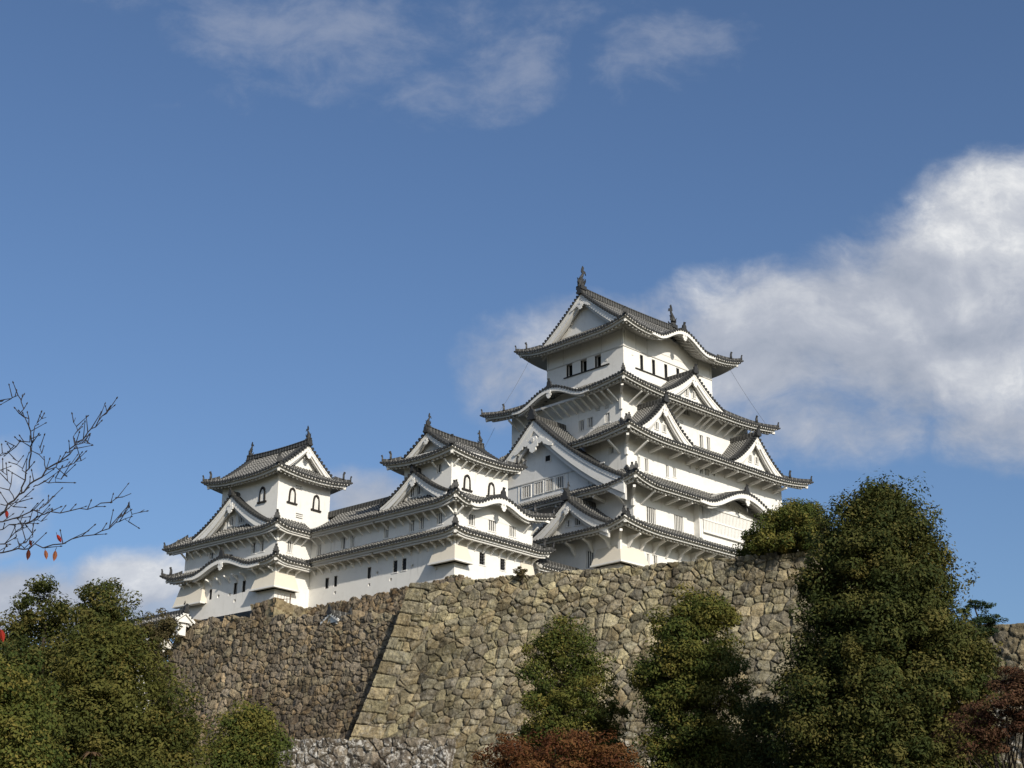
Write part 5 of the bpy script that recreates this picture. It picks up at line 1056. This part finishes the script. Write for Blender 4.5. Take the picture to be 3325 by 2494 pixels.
def maple_twigs():
    r = [o for o in bpy.data.objects if o.name.startswith('maple') and o.get('label', '').startswith('wine-brown')][0]; rng = np.random.default_rng(3); foot = np.array(r.location); mb = MB(); D = 40.
    for i in range(20):
        x0 = rng.uniform(3230, 3300); p = pt(x0, 2560, D); q = pt(x0+rng.uniform(-170, 90), rng.uniform(2280, 2440), D)+np.array([0, rng.normal(0, .5), 0]); m = p*.5+q*.5+np.array([rng.normal(0, .1), 0, .05]); mb.tube([p, m, q], [.022, .015, .005], 'bark', 5)
    mb.build('twigs', r, foot)
maple_twigs()

# ------------------------------------------------------------------ bare cherry branches near the camera
def cherry():
    rng = np.random.default_rng(9); D = 7.; foot = np.array([-3.75, 7.0, -.1]); root = bpy.data.objects.new('bare_tree', None); C.objects.link(root); root.location = foot; tag(root, 'nearly leafless cherry branches reaching in from the left edge', 'tree')
    z = lambda x, y, k=0.: pt(x*.75, 1250+y*.75, D+k); mb = MB(); hub = np.array([-3.6, 7.0, 3.0]); mb.tube([foot, foot+np.array([.05, 0, 1.6]), hub, hub+np.array([-.1, .1, 1.2])], [.17, .13, .10, .06], 'twig', 8); mb.build('trunk', root, foot)
    B = [([(-330, 680), (-120, 630), (0, 560), (60, 500), (130, 440), (205, 370), (290, 295), (340, 245), (400, 190), (440, 140), (480, 88)], 7.5, .0), ([(90, 475), (115, 380), (135, 290), (138, 230), (120, 150), (95, 100), (78, 45), (40, 60), (0, 68), (-60, 80)], 4.5, .05),
         ([(138, 235), (165, 165), (200, 140)], 2.2, .05), ([(135, 225), (90, 250), (50, 280), (0, 300), (-60, 330)], 3, .05), ([(-330, 690), (-100, 620), (50, 572), (150, 550), (260, 548), (380, 535), (470, 505), (568, 470)], 4.5, -.1),
         ([(-330, 760), (-20, 735), (80, 715), (150, 700), (270, 690), (400, 645), (500, 605), (560, 575), (625, 540)], 4.8, .1), ([(478, 612), (520, 565), (558, 525)], 2.6, .1), ([(-300, 740), (0, 700), (60, 640), (100, 610), (140, 585), (205, 580)], 3.0, .15),
         ([(205, 370), (185, 300), (168, 262)], 2.4, .0), ([(290, 295), (330, 260), (365, 250), (402, 258)], 2.4, 0), ([(322, 255), (330, 200), (327, 142)], 2.4, 0), ([(205, 370), (260, 360), (320, 340), (372, 315)], 2.6, 0), ([(130, 440), (190, 425), (250, 410), (292, 390)], 2.8, 0), ([(60, 500), (45, 430), (10, 380), (-30, 350)], 2.6, 0),
         ([(145, 550), (190, 520), (240, 480)], 2.2, -.1), ([(0, 520), (60, 520), (130, 480)], 2.4, .05), ([(-40, 640), (40, 610), (110, 600), (190, 560)], 2.6, .1), ([(115, 380), (80, 340), (55, 318)], 2, .05), ([(60, 655), (80, 690), (140, 660), (145, 610)], 1.8, .1)]
    for pts, w, k in B:
        mb = MB(); P = [z(x, y, k+.12*i/len(pts)) for i, (x, y) in enumerate(pts)]
        if pts[0][0] < -200: P = [hub+np.array([0, 0, (P[0][2]-hub[2])*.4])]+P
        Q = []
        for a, b in zip(P[:-1], P[1:]):
            for t in (0, .33, .66): Q.append(a+(b-a)*t+rng.normal(0, .006, 3)*(np.linalg.norm(b-a) > .05))
        Q.append(P[-1]); n = len(Q); r0 = w*.75*D/F/2*1.25; mb.tube(Q, [r0*(1-.78*i/n)+.0008 for i in range(n)], 'twig', 6)
        for i in range(2, n-1):                # short spurs with buds
            if Q[i][0] < -2.6: continue
            for q in range(1):
                d = Q[i]-Q[i-1]; d = d/max(1e-6, np.linalg.norm(d)); s = d*.5+np.array([rng.normal(0, .35), rng.normal(0, .2), rng.uniform(-.25, 1.0)]); s /= np.linalg.norm(s); L = rng.uniform(.02, .085); e = Q[i]+s*L
                mb.tube([Q[i], e], [.0026, .0016], 'twig', 4); mb.tube([e, e+s*.006, e+s*.014], [.0015, .0040, .001], 'twig', 4)
        mb.build('branch', root, foot)
    cols = {'red': (.30, .03, .02), 'orange': (.28, .10, .05), 'brown': (.10, .03, .02)}
    for i, (x, y, s, a, c) in enumerate([(28, 560, 20, .1, 'red'), (255, 665, 21, .5, 'red'), (131, 685, 16, .2, 'brown'), (121, 735, 25, -.1, 'brown'), (198, 735, 22, .15, 'orange'), (236, 740, 25, -.15, 'orange'), (8, 1085, 30, .2, 'red')]):
        mb = MB(); c0 = z(x, y, .1); sc = s*.75*D/F; ux = AX*math.cos(a)+AU*math.sin(a); uy = -AX*math.sin(a)+AU*math.cos(a); out = [(0, 1), (.28, .62), (.42, .1), (.32, -.45), (0, -1), (-.30, -.45), (-.40, .1), (-.26, .62)]
        v = np.array([c0+ux*p*sc+uy*q*sc+_f*abs(p)*sc*.5 for p, q in out]); v = np.vstack([v, v+_f*.0008]); me = bpy.data.meshes.new('leaf'); me.from_pydata((v-foot).tolist(), [], [tuple(range(8)), tuple(range(15, 7, -1))]+[(j, j+8, (j+1) % 8+8, (j+1) % 8) for j in range(8)]); set_col(me, np.repeat([cols[c]], 16, 0)); me.materials.append(MATS['leaves']); o = bpy.data.objects.new('leaf', me); C.objects.link(o); o.parent = root
        mb = MB(); mb.tube([c0+uy*sc, c0+uy*sc*1.5+AX*.004], .0014, 'twig', 4); mb.build('leaf_stalk', root, foot)
cherry()
